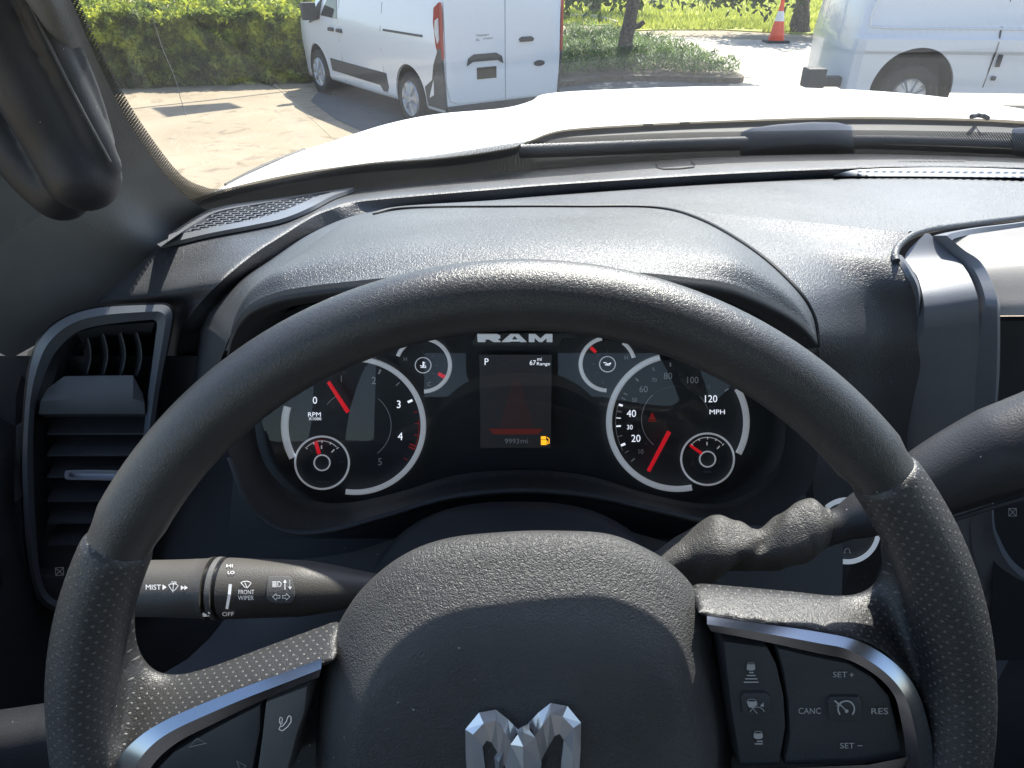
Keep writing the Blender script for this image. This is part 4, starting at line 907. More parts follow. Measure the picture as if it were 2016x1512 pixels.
# airbag cover: domed leather-grain pad
AO = cat2([(640, 1305), (662, 1238), (712, 1160), (790, 1095), (880, 1060), (1000, 1047), (1100, 1045), (1200, 1052), (1280, 1084), (1335, 1122), (1375, 1172), (1400, 1238), (1418, 1310), (1434, 1400), (1440, 1520), (1420, 1700), (1300, 1880), (1030, 1960), (760, 1880), (640, 1720), (622, 1560), (624, 1440), (630, 1360)], 160, True)
cx, cy = 1030, 1480
def sc(P, sx, sy, px=cx, py=cy): return [(px+(x-px)*sx, py+(y-py)*sy) for x, y in P]
mb = MB(); rws = []
for k, h in ((1.0, -.034), (1.0, -.020), (.992, -.013), (.97, -.0085), (.93, -.004), (.88, .000), (.82, .0045), (.76, .0085), (.70, .0125), (.65, .0150), (.60, .0166), (.52, .0176), (.36, .0185), (.18, .019), (.001, .019)):
    rws.append([FW.P(x, y, h) for x, y in sc(AO, (1-(1-k)*.42) if k > .6 else .832*k/.6, k, 1030, 1640)])
cols = len(rws[0]); rr = []
cc_ = [cat([r[j] for r in rws], 48) for j in range(cols)]
mb.loft([[cc_[j][i] for j in range(cols)] for i in range(49)], True)
ab = build('airbag_cover', mb, M['airbag'], sw, frame=OW, sharp=180)
mb = MB(); mb.surf([[FW.P(x, y, h) for x, y in sc(AO, k, k)] for k, h in ((1.004, -.024), (1.004, -.012))], 1, 1) if False else None
# ram head emblem, faceted chrome
def EP(x, y, h): return FW.P(x, y, .0186+h)
def facets(name, rows, par):
    mb = MB(); mb.loft([[EP(x, y, h) for x, y, h in r] for r in rows]); return mb
HO = [(935, 1640), (922, 1560), (917, 1490), (916, 1436), (943, 1403), (976, 1397), (1000, 1416), (1020, 1437)]
HRG = [(952, 1640), (938, 1560), (931, 1500), (931, 1446), (952, 1424), (976, 1418), (992, 1440), (1007, 1462)]
HIN = [(968, 1640), (958, 1560), (955, 1512), (950, 1470), (958, 1458), (968, 1462), (982, 1486), (996, 1512)]
hh = [.007]*8; hr_ = [.013, .013, .013, .016, .015, .016, .013, .012]; hi = [.004]*8
emb = MB()
def horn(fl, dx=0, dy=0):
    def q(P, hs): return [EP((2*1028-x if fl else x)+(4 if fl else 0), y-(13 if fl else 0), h*.28) for (x, y), h in zip(P, hs)]
    A_ = q(HO, [0]*8); B2 = q(HO, hh); C2 = q(HRG, hr_); D2 = q(HIN, hi); E_ = q(HIN, [0]*8)
    emb.loft([A_, B2, C2, D2, E_])
horn(False); horn(True)
hd_ = [[(1017, 1437, -.002), (1029, 1430, -.002), (1042, 1424, -.002)], [(1017, 1438, .009), (1029, 1431, .013), (1042, 1425, .009)], [(1019, 1446, .010), (1030, 1442, .015), (1043, 1438, .010)], [(1005, 1466, .010), (1030, 1470, .016), (1055, 1453, .010)], [(994, 1514, .006), (1030, 1515, .018), (1066, 1500, .006)], [(1002, 1640, .004), (1030, 1640, .020), (1058, 1640, .004)]]
emb.loft([[EP(x, y, h*.6) for x, y, h in r] for r in hd_])
emb.loft([[EP(x, y, h*.6) for x, y, h in r] for r in ([(982, 1476, .0), (990, 1482, .004), (996, 1500, 0)], [(972, 1490, .0), (982, 1500, .005), (990, 1520, 0)], [(976, 1540, .0), (984, 1540, .004), (990, 1545, 0)])])
build('horned_head_emblem', emb, M['emblem'], sw, smooth=False, frame=OW)
# satin chrome bezels
def bezel(outer, ridge, inner, n=70, hs=(.006, .0095, .0070, -.003)):
    mb = MB(); a, b_, c_ = cat2(outer, n), cat2(ridge, n), cat2(inner, n)
    mb.loft([[FW.P(x, y, hs[0]-.014) for x, y in a], [FW.P(x, y, hs[0]) for x, y in a], [FW.P(x, y, hs[1]) for x, y in b_], [FW.P(x, y, hs[2]) for x, y in c_], [FW.P(x, y, hs[3]) for x, y in c_]])
    return build('chrome_bezel', mb, M['chrome'], sw, frame=OW, sharp=15)
bezel([(1392, 1213), (1500, 1228), (1610, 1244), (1690, 1262), (1755, 1300), (1800, 1350), (1826, 1420), (1838, 1500), (1836, 1600)],
      [(1392, 1229), (1500, 1246), (1610, 1266), (1672, 1280), (1738, 1320), (1780, 1368), (1800, 1430), (1810, 1500), (1808, 1600)],
      [(1400, 1243), (1500, 1262), (1610, 1286), (1672, 1300), (1725, 1330), (1758, 1365), (1770, 1400), (1783, 1480), (1784, 1600)])
mb = MB(); mb.loft([[FW.P(x, y, h) for x, y, h in r] for r in ([(1440, 1514, -.002), (1600, 1508, -.002), (1700, 1503, -.002), (1760, 1486, -.002)], [(1440, 1516, .008), (1600, 1510, .008), (1710, 1506, .008), (1790, 1490, .008)], [(1440, 1536, .004), (1600, 1532, .004), (1720, 1530, .004), (1800, 1520, .006)], [(1440, 1540, -.01), (1600, 1536, -.01), (1720, 1534, -.01), (1800, 1530, -.01)])]); build('chrome_bezel', mb, M['chrome'], sw, frame=OW, sharp=15)
bezel([(634, 1296), (560, 1324), (480, 1353), (400, 1385), (330, 1416), (280, 1446), (240, 1484), (224, 1520), (216, 1600)],
      [(632, 1317), (560, 1345), (480, 1376), (405, 1408), (345, 1436), (305, 1462), (275, 1495), (262, 1530), (256, 1600)],
      [(628, 1333), (560, 1360), (480, 1396), (410, 1430), (362, 1454), (325, 1480), (298, 1510), (288, 1540), (284, 1600)])
# switch panels
def pad(name, pts, h0, h1, mat, bev=.001, par=None, n=0):
    mb = MB(); P = cat2(pts, n, True) if n else pts; h0 = -.024 if h0 == -.004 else h0
    mb.prism([FW.P(x, y, h1)-FW.n*(h1-h0) for x, y in P], FW.n*(h1-h0)); return build(name, mb, mat, par or sw, frame=OW, bev=bev)
pad('switch_pad', [(1530, 1275), (1600, 1292), (1670, 1306), (1720, 1335), (1752, 1372), (1764, 1420), (1776, 1480), (1762, 1500), (1700, 1504), (1544, 1508), (1556, 1450), (1552, 1380), (1542, 1320)], -.004, .0045, M['plastic'], .0015)
pad('switch_column', [(1424, 1262), (1512, 1274), (1530, 1310), (1544, 1370), (1548, 1430), (1535, 1508), (1458, 1510), (1440, 1400)], -.004, .0050, M['plastic'], .0015)
pad('switch_button', [(1466, 1364), (1508, 1364), (1518, 1372), (1519, 1402), (1510, 1412), (1470, 1412), (1460, 1404), (1458, 1372)], .003, .0066, M['plastic'], .0012)
pad('switch_button', [(1636, 1372), (1692, 1372), (1698, 1380), (1698, 1416), (1690, 1424), (1640, 1424), (1632, 1416), (1630, 1380)], .002, .0062, M['plastic'], .0012)
pad('phone_switch', [(522, 1382), (606, 1350), (600, 1400), (584, 1450), (568, 1512), (556, 1560), (500, 1560), (515, 1450)], -.004, .006, M['grey'], .0015)
pad('switch_pad', [(514, 1386), (512, 1440), (498, 1512), (490, 1560), (300, 1560), (310, 1512), (340, 1482), (400, 1446), (460, 1414)], -.004, .0045, M['plastic'], .0015)
SM = Marks(lambda x, y: FW.P(x, y, .0055)); S2 = Marks(lambda x, y: FW.P(x, y, .0070)); S3 = Marks(lambda x, y: FW.P(x, y, .0062))
SM.text('SET', 1654, 1328, 11, 28); SM.line([(1673, 1328.5), (1681, 1328.5)], 1.6); SM.line([(1677, 1324.5), (1677, 1332.5)], 1.6)
SM.text('SET', 1668, 1468, 11, 28); SM.line([(1688, 1468), (1698, 1468)], 1.6)
SM.text('CANC', 1594, 1399.5, 12, 44); SM.text('RES', 1732, 1400, 12, 33)
S2.arc(1666, 1396, 16, 16, -132, 132, 3.0); S2.disc(1667, 1400, 3.5, 3.5); S2.line([(1667, 1400), (1655, 1388)], 2.2); S2.line([(1643, 1379), (1651, 1386)], 3.2); S2.poly([(1646, 1390), (1655, 1381), (1656, 1390)])
for y, w_ in ((1324, 9), (1330, 17), (1336.5, 24), (1343, 29)): S3.line([(1479-w_/2, y), (1479+w_/2, y)], 2.4)
S3.poly([(1471, 1308), (1486, 1308), (1487, 1318), (1482, 1320), (1475, 1320), (1470, 1318)]); S3.line([(1471, 1309), (1473, 1305), (1484, 1305), (1486, 1309)], 1.1)
S2.poly([(1470, 1381), (1490, 1381), (1491, 1388), (1482, 1394), (1474, 1392)]); S2.line([(1471, 1381), (1475, 1376.5), (1485, 1376.5), (1489, 1381)], 1.1); S2.arc(1491, 1407, 15, 15, -70, 70, 1.2); S2.poly([(1496, 1390), (1503, 1383), (1504, 1392)]); S2.line([(1483, 1396), (1491, 1405)], 1.2)
S3.poly([(1484, 1444), (1501, 1444), (1502, 1452), (1497, 1455), (1489, 1455), (1484, 1452)]); S3.line([(1485, 1444), (1487, 1440), (1498, 1440), (1500, 1444)], 1.1); S3.line([(1490, 1459.5), (1502, 1459.5)], 2.4); S3.line([(1486, 1464.5), (1502, 1464.5)], 2.4)
PH = Marks(lambda x, y: FW.P(x, y, .0072)); PH.line([(569, 1409), (573, 1411), (573, 1421), (566, 1431), (556, 1439), (549, 1436), (551, 1431), (557, 1429), (564, 1420), (566, 1413), (569, 1409)], 1.4); PH.line([(552, 1412), (556, 1414), (555, 1421), (551, 1422), (550, 1416), (552, 1412)], 1.2); PH.line([(549, 1422), (553, 1425), (557, 1423)], 1.1); PH.line([(553, 1425), (552, 1429)], 1.1)
AR = Marks(lambda x, y: FW.P(x, y, .0055)); AR.line([(372, 1471), (387, 1454), (406, 1463)], 1.3, True); AR.line([(466, 1498), (484, 1508), (474, 1520)], 1.3, True)
build('switch_symbols', SM.b, M['dim'], sw, smooth=False, frame=OW, merge=False); build('cruise_symbols', S2.b, M['dim'], sw, smooth=False, frame=OW, merge=False); build('distance_symbols', S3.b, M['dim'], sw, smooth=False, frame=OW, merge=False)
build('phone_symbol', PH.b, M['white'], sw, smooth=False, frame=OW, merge=False); build('arrow_symbols', AR.b, M['dim'], sw, smooth=False, frame=OW, merge=False)

# ---- steering column shroud
mb = MB(); rws = []
for px, py, t_, rx, ry in ((1018, 1262, .48, .090, .090), (1018, 1268, .46, .100, .096), (1018, 1300, .435, .098, .094), (1020, 1370, .40, .085, .070), (1022, 1450, .355, .065, .05), (1022, 1480, .33, .05, .045)):
    c = T(px, py, t_); rws.append([c+FW.r*rx*math.copysign(abs(math.cos(a))**.8, math.cos(a))+FW.u*ry*math.copysign(abs(math.sin(a))**.8, math.sin(a)) for a in [2*math.pi*k/64 for k in range(64)]])
mb.loft(rws, True, True); build('steering_column', mb, M['plastic2'], tr, sharp=50)

# ---- wiper and indicator stalk
AX = T(430, 1158, .378); ay, az = AX.y, AX.z
def xat(px, py=1158): d = ray(px, py); return d.x/d.y*ay
def stalk_r(px):
    pr = [(150, 50), (200, 56), (290, 56), (405, 57), (418, 60), (600, 54), (650, 46), (700, 36), (760, 24), (860, 20)]
    for (a, ra_), (b_, rb_) in zip(pr, pr[1:]):
        if a <= px <= b_: return (ra_+(rb_-ra_)*(px-a)/(b_-a))*.375/FPX
    return (50 if px < 150 else 20)*.372/FPX
def stub_(name, x0, x1, mat, k=1.0, par=tr, n=24, prof=None, flat=1.0):
    mb = MB(); xs_ = [x0+(x1-x0)*i/n for i in range(n+1)]
    path = [Vector((xat(x), ay, az)) for x in xs_]; rad = [stalk_r(x)*k*(prof(i/n) if prof else 1) for i, x in enumerate(xs_)]
    mb.tube(path, rad, 48, up=(0, 0, 1), sq=(1, flat)); return build(name, mb, mat, par, sharp=50)
stk = stub_('wiper_stalk', 446, 860, M['stalk'])
stub_('stalk_tip', 160, 418, M['stalk'], 1.0, stk, 30, lambda f: (1-(1-min(1, f*6))**2*.3)*(1.02-.05*math.sin(math.pi*f)))
stub_('stalk_groove', 416, 430, M['gloss'], .9, stk, 4); stub_('stalk_ring', 427, 437, M['grey'], 1.02, stk, 4); stub_('stalk_groove', 436, 448, M['gloss'], .93, stk, 4)
def SMAP(k):
    def f(px, py):
        d = ray(px, py); r = stalk_r(px)*k+.0007; a = d.y*d.y+d.z*d.z; o = CAM-Vector((0, ay, az)); b_ = 2*(o.y*d.y+o.z*d.z); c = o.y*o.y+o.z*o.z-r*r; q = b_*b_-4*a*c
        t_ = (-b_-math.sqrt(q))/(2*a) if q > 0 else -b_/(2*a); return CAM+d*t_
    return f
s1 = Marks(SMAP(1.0)); s1.text('FRONT', 485, 1165.5, 8.5, 31); s1.text('WIPER', 484, 1177, 8.5, 31); s1.text('OFF', 449, 1209, 8, 23); s1.text('HI', 452, 1114, 5.5, 12); s1.text('LO', 455, 1127, 6, 13)
s1.line([(474, 1148), (478, 1145), (486, 1144), (492, 1146), (494.5, 1148), (488, 1156), (482, 1156), (475, 1148)], 1.3); s1.line([(482, 1147), (487, 1158)], 1.3)
s1.line([(453.5, 1150), (451.5, 1170), (446.5, 1199)], [6.2, 6, 5.5])
s2 = Marks(SMAP(1.058)); 
s2.line([(547, 1145), (549, 1145), (553, 1147), (553.5, 1151), (551, 1155), (547, 1155.5), (547, 1145)], 1.2)
for y in (1145.5, 1148, 1150.5, 1153, 1155.2): s2.line([(536, y), (544.5, y)], 1.2)
s2.line([(561, 1161), (561, 1147)], 1.5); s2.poly([(557.5, 1147), (561, 1141), (564.5, 1147)])
for y in (1142, 1145.5, 1149, 1152.5): s2.line([(570.3, y), (570.5, y+1.6)], 1.2)
s2.poly([(567.5, 1155), (574.5, 1155), (571, 1161)])
for sx, x0 in ((-1, 544), (1, 563)):
    P = [(0, -2.6), (0, -6.5), (7.5, 0), (0, 6.5), (0, 2.6), (-7, 2.6), (-7, -2.6)]; s2.line([(x0+sx*a, 1175+b_) for a, b_ in P], 1.4, True)
s3 = Marks(SMAP(1.0)); s3.text('MIST', 302, 1156, 10, 30); s3.poly([(320, 1150.5), (328, 1156, ), (320, 1161.5)]); s3.poly([(356, 1152.5), (363, 1157), (356, 1161.5)]); s3.poly([(363, 1152.5), (370, 1157), (363, 1161.5)])
s3.line([(332, 1152), (336, 1149.5), (346, 1149.5), (351, 1153), (344, 1162), (338, 1162), (332, 1152)], 1.2); s3.line([(341.5, 1150), (340, 1166)], 1.2); s3.line([(337, 1146), (340, 1145), (341.5, 1149), (344, 1145), (347, 1146.5), (346, 1149)], 1.1)
s4 = Marks(SMAP(1.0)); s4.poly([(396, 1215), (400, 1206), (413, 1213)]); s4.poly([(404, 1197), (406, 1196), (409, 1204), (414, 1207), (412, 1209), (406, 1205)])
# raised indicator pad on the stalk
mb = MB(); pd = cat2([(525, 1150), (528, 1137), (540, 1134), (560, 1134), (572, 1136), (578, 1150), (581, 1168), (577, 1184), (565, 1189), (540, 1188), (527, 1182), (524, 1165)], 60, True)
f1, f2 = SMAP(.96), SMAP(1.045)
mb.loft([[f1(*p) for p in pd], [f2(552+(p[0]-552)*.96, 1162+(p[1]-1162)*.96) for p in pd]], True)
mb.loft([[f2(552+(p[0]-552)*k, 1162+(p[1]-1162)*k) for p in pd] for k in (.96, .7, .4, .1, .001)], True); build('indicator_pad', mb, M['grey'], stk, sharp=50)
for nm, s in (('stalk_lettering', s1), ('indicator_symbols', s2), ('washer_symbols', s3), ('position_marker', s4)): build(nm, s.b, M['white'], stk, smooth=False, merge=False)

# ---- left air vent
FV = Frame(190, 800, .575, 12)
VO = [(195, 606), (300, 600), (328, 602), (339, 616), (337, 640), (326, 700), (312, 780), (302, 860), (295, 960), (292, 1100), (288, 1195), (240, 1222), (160, 1222), (108, 1205), (75, 1180), (58, 1120), (48, 1030), (44, 930), (46, 850), (52, 770), (62, 710), (85, 660), (130, 625)]
VI = [(200, 640), (290, 630), (306, 632), (309, 642), (306, 665), (299, 720), (291, 780), (282, 860), (276, 960), (272, 1100), (268, 1170), (235, 1190), (165, 1196), (120, 1186), (92, 1165), (78, 1120), (70, 1030), (66, 930), (66, 850), (72, 790), (92, 728), (112, 690), (150, 655)]
vo, vi = cat2(VO, 150, True), cat2(VI, 150, True); vr = [((a[0]*.55+b_[0]*.45), (a[1]*.55+b_[1]*.45)) for a, b_ in zip(vo, vi)]
mb = MB(); mb.loft([[FV.P(x, y, -.012) for x, y in vo], [FV.P(x, y, .002) for x, y in vo], [FV.P(x, y, .006) for x, y in vr], [FV.P(x, y, -.001) for x, y in vi], [FV.P(x, y, -.03) for x, y in vi]], True)
vent = build('air_vent', mb, M['satin'], tr, sharp=25)
mb = MB(); mb.loft([[FV.P(x, y, -.012) for x, y in sc(vo, 1.03, 1.012, 190, 900)], [FV.P(x, y, .0) for x, y in sc(vo, 1.03, 1.012, 190, 900)], [FV.P(x, y, .001) for x, y in sc(vo, 1.005, 1.002, 190, 900)]], True); build('shadow_gap', mb, M['gloss'], vent)
mb = MB(); mb.add([FV.P(x, y, -.045) for x, y in sc(vo, .97, .985, 190, 900)], [tuple(range(150))]); build('duct', mb, M['gloss'], vent, smooth=False)
# brow block between upper louvre and lower slats
br = [(92, 764), (126, 741), (148, 737), (262, 738), (276, 760), (290, 800), (290, 812), (76, 812), (78, 790)]
mb = MB(); mb.loft([[FV.P(x, y, h) for x, y, h in r] for r in ([(100, 770, -.03), (140, 738, -.03), (262, 738, -.03), (286, 780, -.03)], [(92, 766, -.004), (126, 741, -.002), (262, 739, -.002), (281, 776, -.004)], [(80, 790, .004), (140, 785, .005), (262, 785, .005), (284, 792, .004)], [(76, 815, .002), (140, 815, .002), (262, 815, .002), (286, 815, .002)], [(90, 822, -.03), (140, 822, -.03), (262, 822, -.03), (284, 822, -.03)])]); build('vent_brow', mb, M['grey'], vent, sharp=40)
mb = MB(); mb.loft([[FV.P(x, y, h) for x, y, h in r] for r in ([(100, 690, -.002), (84, 745, -.002), (72, 790, -.002)], [(140, 665, -.008), (120, 700, -.010), (100, 770, -.006)], [(165, 660, -.03), (140, 700, -.03), (132, 742, -.03)])]); mb.loft([[FV.P(x, y, h) for x, y, h in r] for r in ([(150, 655, -.002), (200, 642, -.002), (305, 634, -.002)], [(158, 668, -.01), (200, 656, -.012), (300, 648, -.012)], [(165, 690, -.03), (205, 665, -.03), (298, 660, -.03)])]); build('vent_lining', mb, M['plastic'], vent, sharp=40)
for x in (168, 201, 236, 268):
    mb = MB(); r = [[FV.P(x+dx+b_*.10+9*math.sin(f*3.1), 655+f*85, -.014-.018*s) for f in [q/10 for q in range(11)]] for dx, s, b_ in ((0, 0, 0), (3, 0, 0), (-9, 1.2, 0), (-12, 1.2, 0))]
    mb.loft(r+[r[0]]); build('vane', mb, M['plastic'], vent)
for y in (853, 895, 938, 985, 1028, 1072):
    mb = MB(); mb.prism([FV.P(92, y, -.010), FV.P(285, y, -.010), FV.P(285, y+4, -.010), FV.P(92, y+4, -.010)], Vector((0, .02, .006))); build('slat', mb, M['plastic'], vent, bev=.0008)
mb = MB(); ob = cat2([(128, 930), (134, 926), (180, 925), (236, 926), (262, 928), (262, 944), (236, 946), (180, 945), (134, 944), (127, 938)], 60, True); ib = cat2([(136, 932), (145, 930), (180, 929.5), (216, 930), (224, 932), (224, 939), (216, 941), (180, 941), (145, 940), (137, 938)], 60, True)
mb.loft([[FV.P(x, y, -.004) for x, y in ob], [FV.P(x, y, .006) for x, y in ob], [FV.P(x, y, .006) for x, y in ib], [FV.P(x, y, .001) for x, y in ib]], True); mb.add([FV.P(x, y, .002) for x, y in ib], [tuple(range(60))]); build('vent_tab', mb, M['emblem'], vent, sharp=25)
mb = MB(); mb.prism([FV.P(*p, -.03) for p in ((70, 815), (94, 815), (94, 1100), (250, 1110), (262, 1180), (120, 1184), (84, 1150), (66, 1000))], FV.n*.026); build('vent_lower_panel', mb, M['plastic'], vent, bev=.001)
mk = Marks(lambda x, y: FV.P(x, y, -.0035)); mk.line([(109, 1118), (125, 1117), (125, 1132), (110, 1133)], 1.3, True); mk.line([(110, 1119), (125, 1132)], 1.1); mk.line([(125, 1118), (110, 1132)], 1.1); build('shut_off_symbol', mk.b, M['dim'], vent, smooth=False, merge=False)

# ---- centre stack on the right
Lp = [(1822, 459, .475), (1782, 505, .459), (1806, 545, .440), (1818, 590, .424), (1820, 640, .418), (1820, 730, .418), (1816, 890, .418), (1822, 1010, .420), (1840, 1100, .424), (1900, 1180, .428), (2016, 1250, .43), (2200, 1300, .43)]
Mp = [(1830, 460, .475), (1868, 497, .4635), (1900, 528, .446), (1922, 575, .424), (1928, 620, .416), (1928, 730, .414), (1924, 860, .414), (1922, 1010, .416), (1930, 1080, .42), (1962, 1140, .424), (2025, 1180, .426), (2200, 1220, .43)]
mb = MB(); mb.surf([[Y(*p)+Vector((0, .03, -.03)) for p in Lp], [Y(*p) for p in Lp], [Y(*p)+Vector((0, -.001, .001)) for p in Mp], [Y(*p)+Vector((0, .02, 0)) for p in Mp]], 90, 12) if False else mb.loft([cat([Y(*p)+Vector((0, .006, -.03)) for p in Lp], 90), cat([Y(*p) for p in Lp], 90), cat([Y(p[0], p[1], p[2]) for p in Mp], 90), cat([Y(*p)+Vector((0, .006, -.03)) for p in Mp], 90)])
cs = build('centre_stack', mb, M['satin'], tr, sharp=40)
def shift(P, dx, dy, f): return [(x+dx*(1 if y > 520 else .8), y+dy, d) for x, y, d in P]
B1 = [(2230, 404, .545), (2016, 436, .515), (1920, 448, .495), (1862, 458, .480), (1838, 464, .473), (1876, 497, .462), (1912, 522, .446), (1936, 572, .423), (1941, 622, .414), (1940, 730, .411), (1936, 860, .411), (1934, 1010, .413), (1942, 1072, .417), (1974, 1130, .421), (2035, 1168, .424), (2200, 1208, .43)]
B2_ = [(2230, 418, .535), (2016, 448, .502), (1924, 460, .481), (1884, 468, .468), (1874, 474, .464), (1902, 496, .456), (1938, 525, .440), (1966, 590, .419), (1969, 625, .411), (1968, 730, .408), (1962, 830, .408), (1957, 1010, .410), (1968, 1060, .414), (2000, 1110, .418), (2055, 1140, .421), (2200, 1180, .43)]
mb = MB(); b1_, b2_ = [cat([Y(*p) for p in q[:5]], 24)+cat([Y(*p) for p in q[4:]], 70) for q in (B1, B2_)]
mb.loft([[p+Vector((0, .004, -.02)) for p in b1_], b1_, [a.lerp(b_, .5)+Vector((0, -.003, .003)) for a, b_ in zip(b1_, b2_)], b2_, [p+Vector((0, .02, -.004)) for p in b2_]]); build('stack_bezel', mb, M['satin'], cs, sharp=25)
# piano-dark screen surround: top slope and vertical face
mb = MB(); tp = [(1870, 470, .468), (1900, 496, .458), (1938, 527, .443), (1964, 590, .421), (1970, 624, .414)]
tq = [(2230, 418, .535), (2240, 450, .500), (2250, 500, .443), (2260, 585, .421), (2262, 622, .414)]
mb.loft([cat([Y(*p)+Vector((0, .002, 0)) for p in tp], 24), cat([Y(*p)+Vector((0, .002, 0)) for p in tq], 24)]); build('stack_top', mb, M['stacktop'], cs, sharp=60)
mb = MB(); mb.loft([[Y(1969, 623, .416), Y(2262, 621, .416)], [Y(1969, 632, .4195), Y(2262, 630, .4195)], [Y(1964, 830, .418), Y(2262, 830, .418)], [Y(1950, 1300, .42), Y(2262, 1300, .42)]]); scr = build('touch_screen', mb, M['face'], tr, smooth=False)
mk = Marks(lambda x, y: Y(x, y, .4178)); mk.line([(1986, 1001), (2001, 1001), (2001, 1016), (1986, 1016)], 1.3, True); mk.line([(1986, 1001), (2001, 1016)], 1.1); mk.line([(2001, 1001), (1986, 1016)], 1.1); build('shut_off_symbol', mk.b, M['dim'], scr, smooth=False, merge=False)

# ---- gear lever with its boot
mb = MB(); gp = cat([T(1600, 1052, .372), T(1690, 1018, .368), T(1800, 966, .362), T(1900, 918, .355), T(2010, 872, .345), T(2150, 815, .335), T(2330, 745, .325)], 60)
def grr_(i): f = i/60; return (.0085+.0145*min(1, max(0, (f-.12)/.5))**.8)*(1+.06*math.sin(f*6))
mb.tube(gp, [grr_(i) for i in range(61)], 40, up=(0, -.5, 1)); gear = build('gear_lever', mb, M['handle'], tr, sharp=60)
mb = MB(); mb.tube([p+Vector((0, -.004-grr_(i)*.85, -grr_(i)*.5)) for i, p in list(enumerate(gp))[22:]], .0012, 6); build('lever_parting_line', mb, M['plastic2'], gear)
mb = MB(); bp_ = cat([T(1270, 1140, .385), T(1340, 1104, .380), T(1400, 1084, .375), T(1450, 1078, .372), T(1492, 1084, .370), T(1540, 1066, .369), T(1590, 1050, .368), T(1626, 1042, .368)], 90)
br_ = [12.0, 12.0, 14.5, 10.5, 8.6, 13.0, 13.5, 8.8]; rows = []
for i, p in enumerate(bp_):
    f = i/90*(len(br_)-1); k = min(int(f), len(br_)-2); r0 = br_[k]+(br_[k+1]-br_[k])*(3*(f-k)**2-2*(f-k)**3); ring = []
    for j in range(64):
        a = 2*math.pi*j/64; q = p*15; nn = noise.noise(Vector((q.x*1.0+math.cos(a)*.9, q.y, q.z+math.sin(a)*.9)))*.20+.04*math.sin(a*3+i*.16)
        fold = .16*max(0, math.sin(i*.10+a*1.0+.6))**8+.02*max(0, math.sin(i*.33-a*1.5))**6
        rr_ = r0*.001*1.12*(1+nn*.8-fold); ring.append(p+Vector((.35*math.cos(a)*rr_*.3, math.cos(a)*rr_, math.sin(a)*rr_*1.12)))
    rows.append(ring)
mb.loft(rows, True, True); build('lever_boot', mb, M['boot'], gear, sharp=180)
# ---- start button
FB = Frame(1668, 1045, .49, 20)
def rb_(name, r0, r1, a0, a1, mat, h0, h1, par):
    mb = MB(); n = 60; ds_ = [R(a0+(a1-a0)*k/n) for k in range(n+1)]
    def rw(r, h): return [FB.P(1668+r*math.sin(a), 1045-r*math.cos(a), h) for a in ds_]
    mb.loft([rw(r0, h0-.004), rw(r0, h1), rw(r1, h1), rw(r1, h0-.004)]); return build(name, mb, mat, par, sharp=30)
sb = MB(); sb.loft([[FB.P(1668+r*math.sin(2*math.pi*k/48), 1045-r*math.cos(2*math.pi*k/48), h) for k in range(48)] for r, h in ((54, -.01), (54, .0), (50, .001), (1, .0005))], True); sbo = build('start_button', sb, M['plastic'], tr)
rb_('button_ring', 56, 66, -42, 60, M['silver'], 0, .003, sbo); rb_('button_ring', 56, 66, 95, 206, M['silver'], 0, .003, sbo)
mk = Marks(lambda x, y: FB.P(x, y, .0014)); mk.line([(1651, 1089), (1654, 1082)], 1.2); mk.line([(1656, 1089), (1659, 1082)], 1.2); mk.arc(1668, 1085, 5, 5, -140, 140, 1.3); mk.line([(1661, 1090), (1664, 1083)], 1.2); mk.line([(1675, 1090), (1672, 1083)], 1.2); mk.line([(1655, 1070), (1656, 1077)], 1.0)
build('button_symbol', mk.b, M['dim'], sbo, smooth=False, merge=False)
# ---- lower dash, behind wheel and column
mb = MB()
mb.loft([[Vector((-.47+1.9*k/20, .52, CAMH-.285)) for k in range(21)], [Vector((-.47+1.9*k/20, .515, CAMH-.40)) for k in range(21)], [Vector((-.47+1.9*k/20, .47, CAMH-.46)) for k in range(21)], [Vector((-.47+1.9*k/20, .42, CAMH-.60)) for k in range(21)], [Vector((-.47+1.9*k/20, .52, CAMH-.95)) for k in range(21)], [Vector((-.47+1.9*k/20, .55, CAMH-1.3)) for k in range(21)]])
build('lower_dash', mb, M['plastic'], tr, sharp=60)
mb = MB(); mb.surf([[FC.P(x, y, h) for x, y in P] for P, h in (([(-330, 1440), (290, 1340), (520, 1130), (700, 1085), (1020, 1000), (1330, 1070), (1480, 1075), (1660, 1070)], .035), ([(-330, 1560), (300, 1440), (560, 1300), (700, 1300), (1020, 1300), (1330, 1300), (1480, 1300), (1660, 1300)], .05), ([(-330, 1700), (300, 1700), (560, 1700), (700, 1700), (1020, 1700), (1330, 1700), (1480, 1700), (1700, 1700)], .04))], 40, 12); build('knee_panel', mb, M['plastic'], tr, sharp=60)
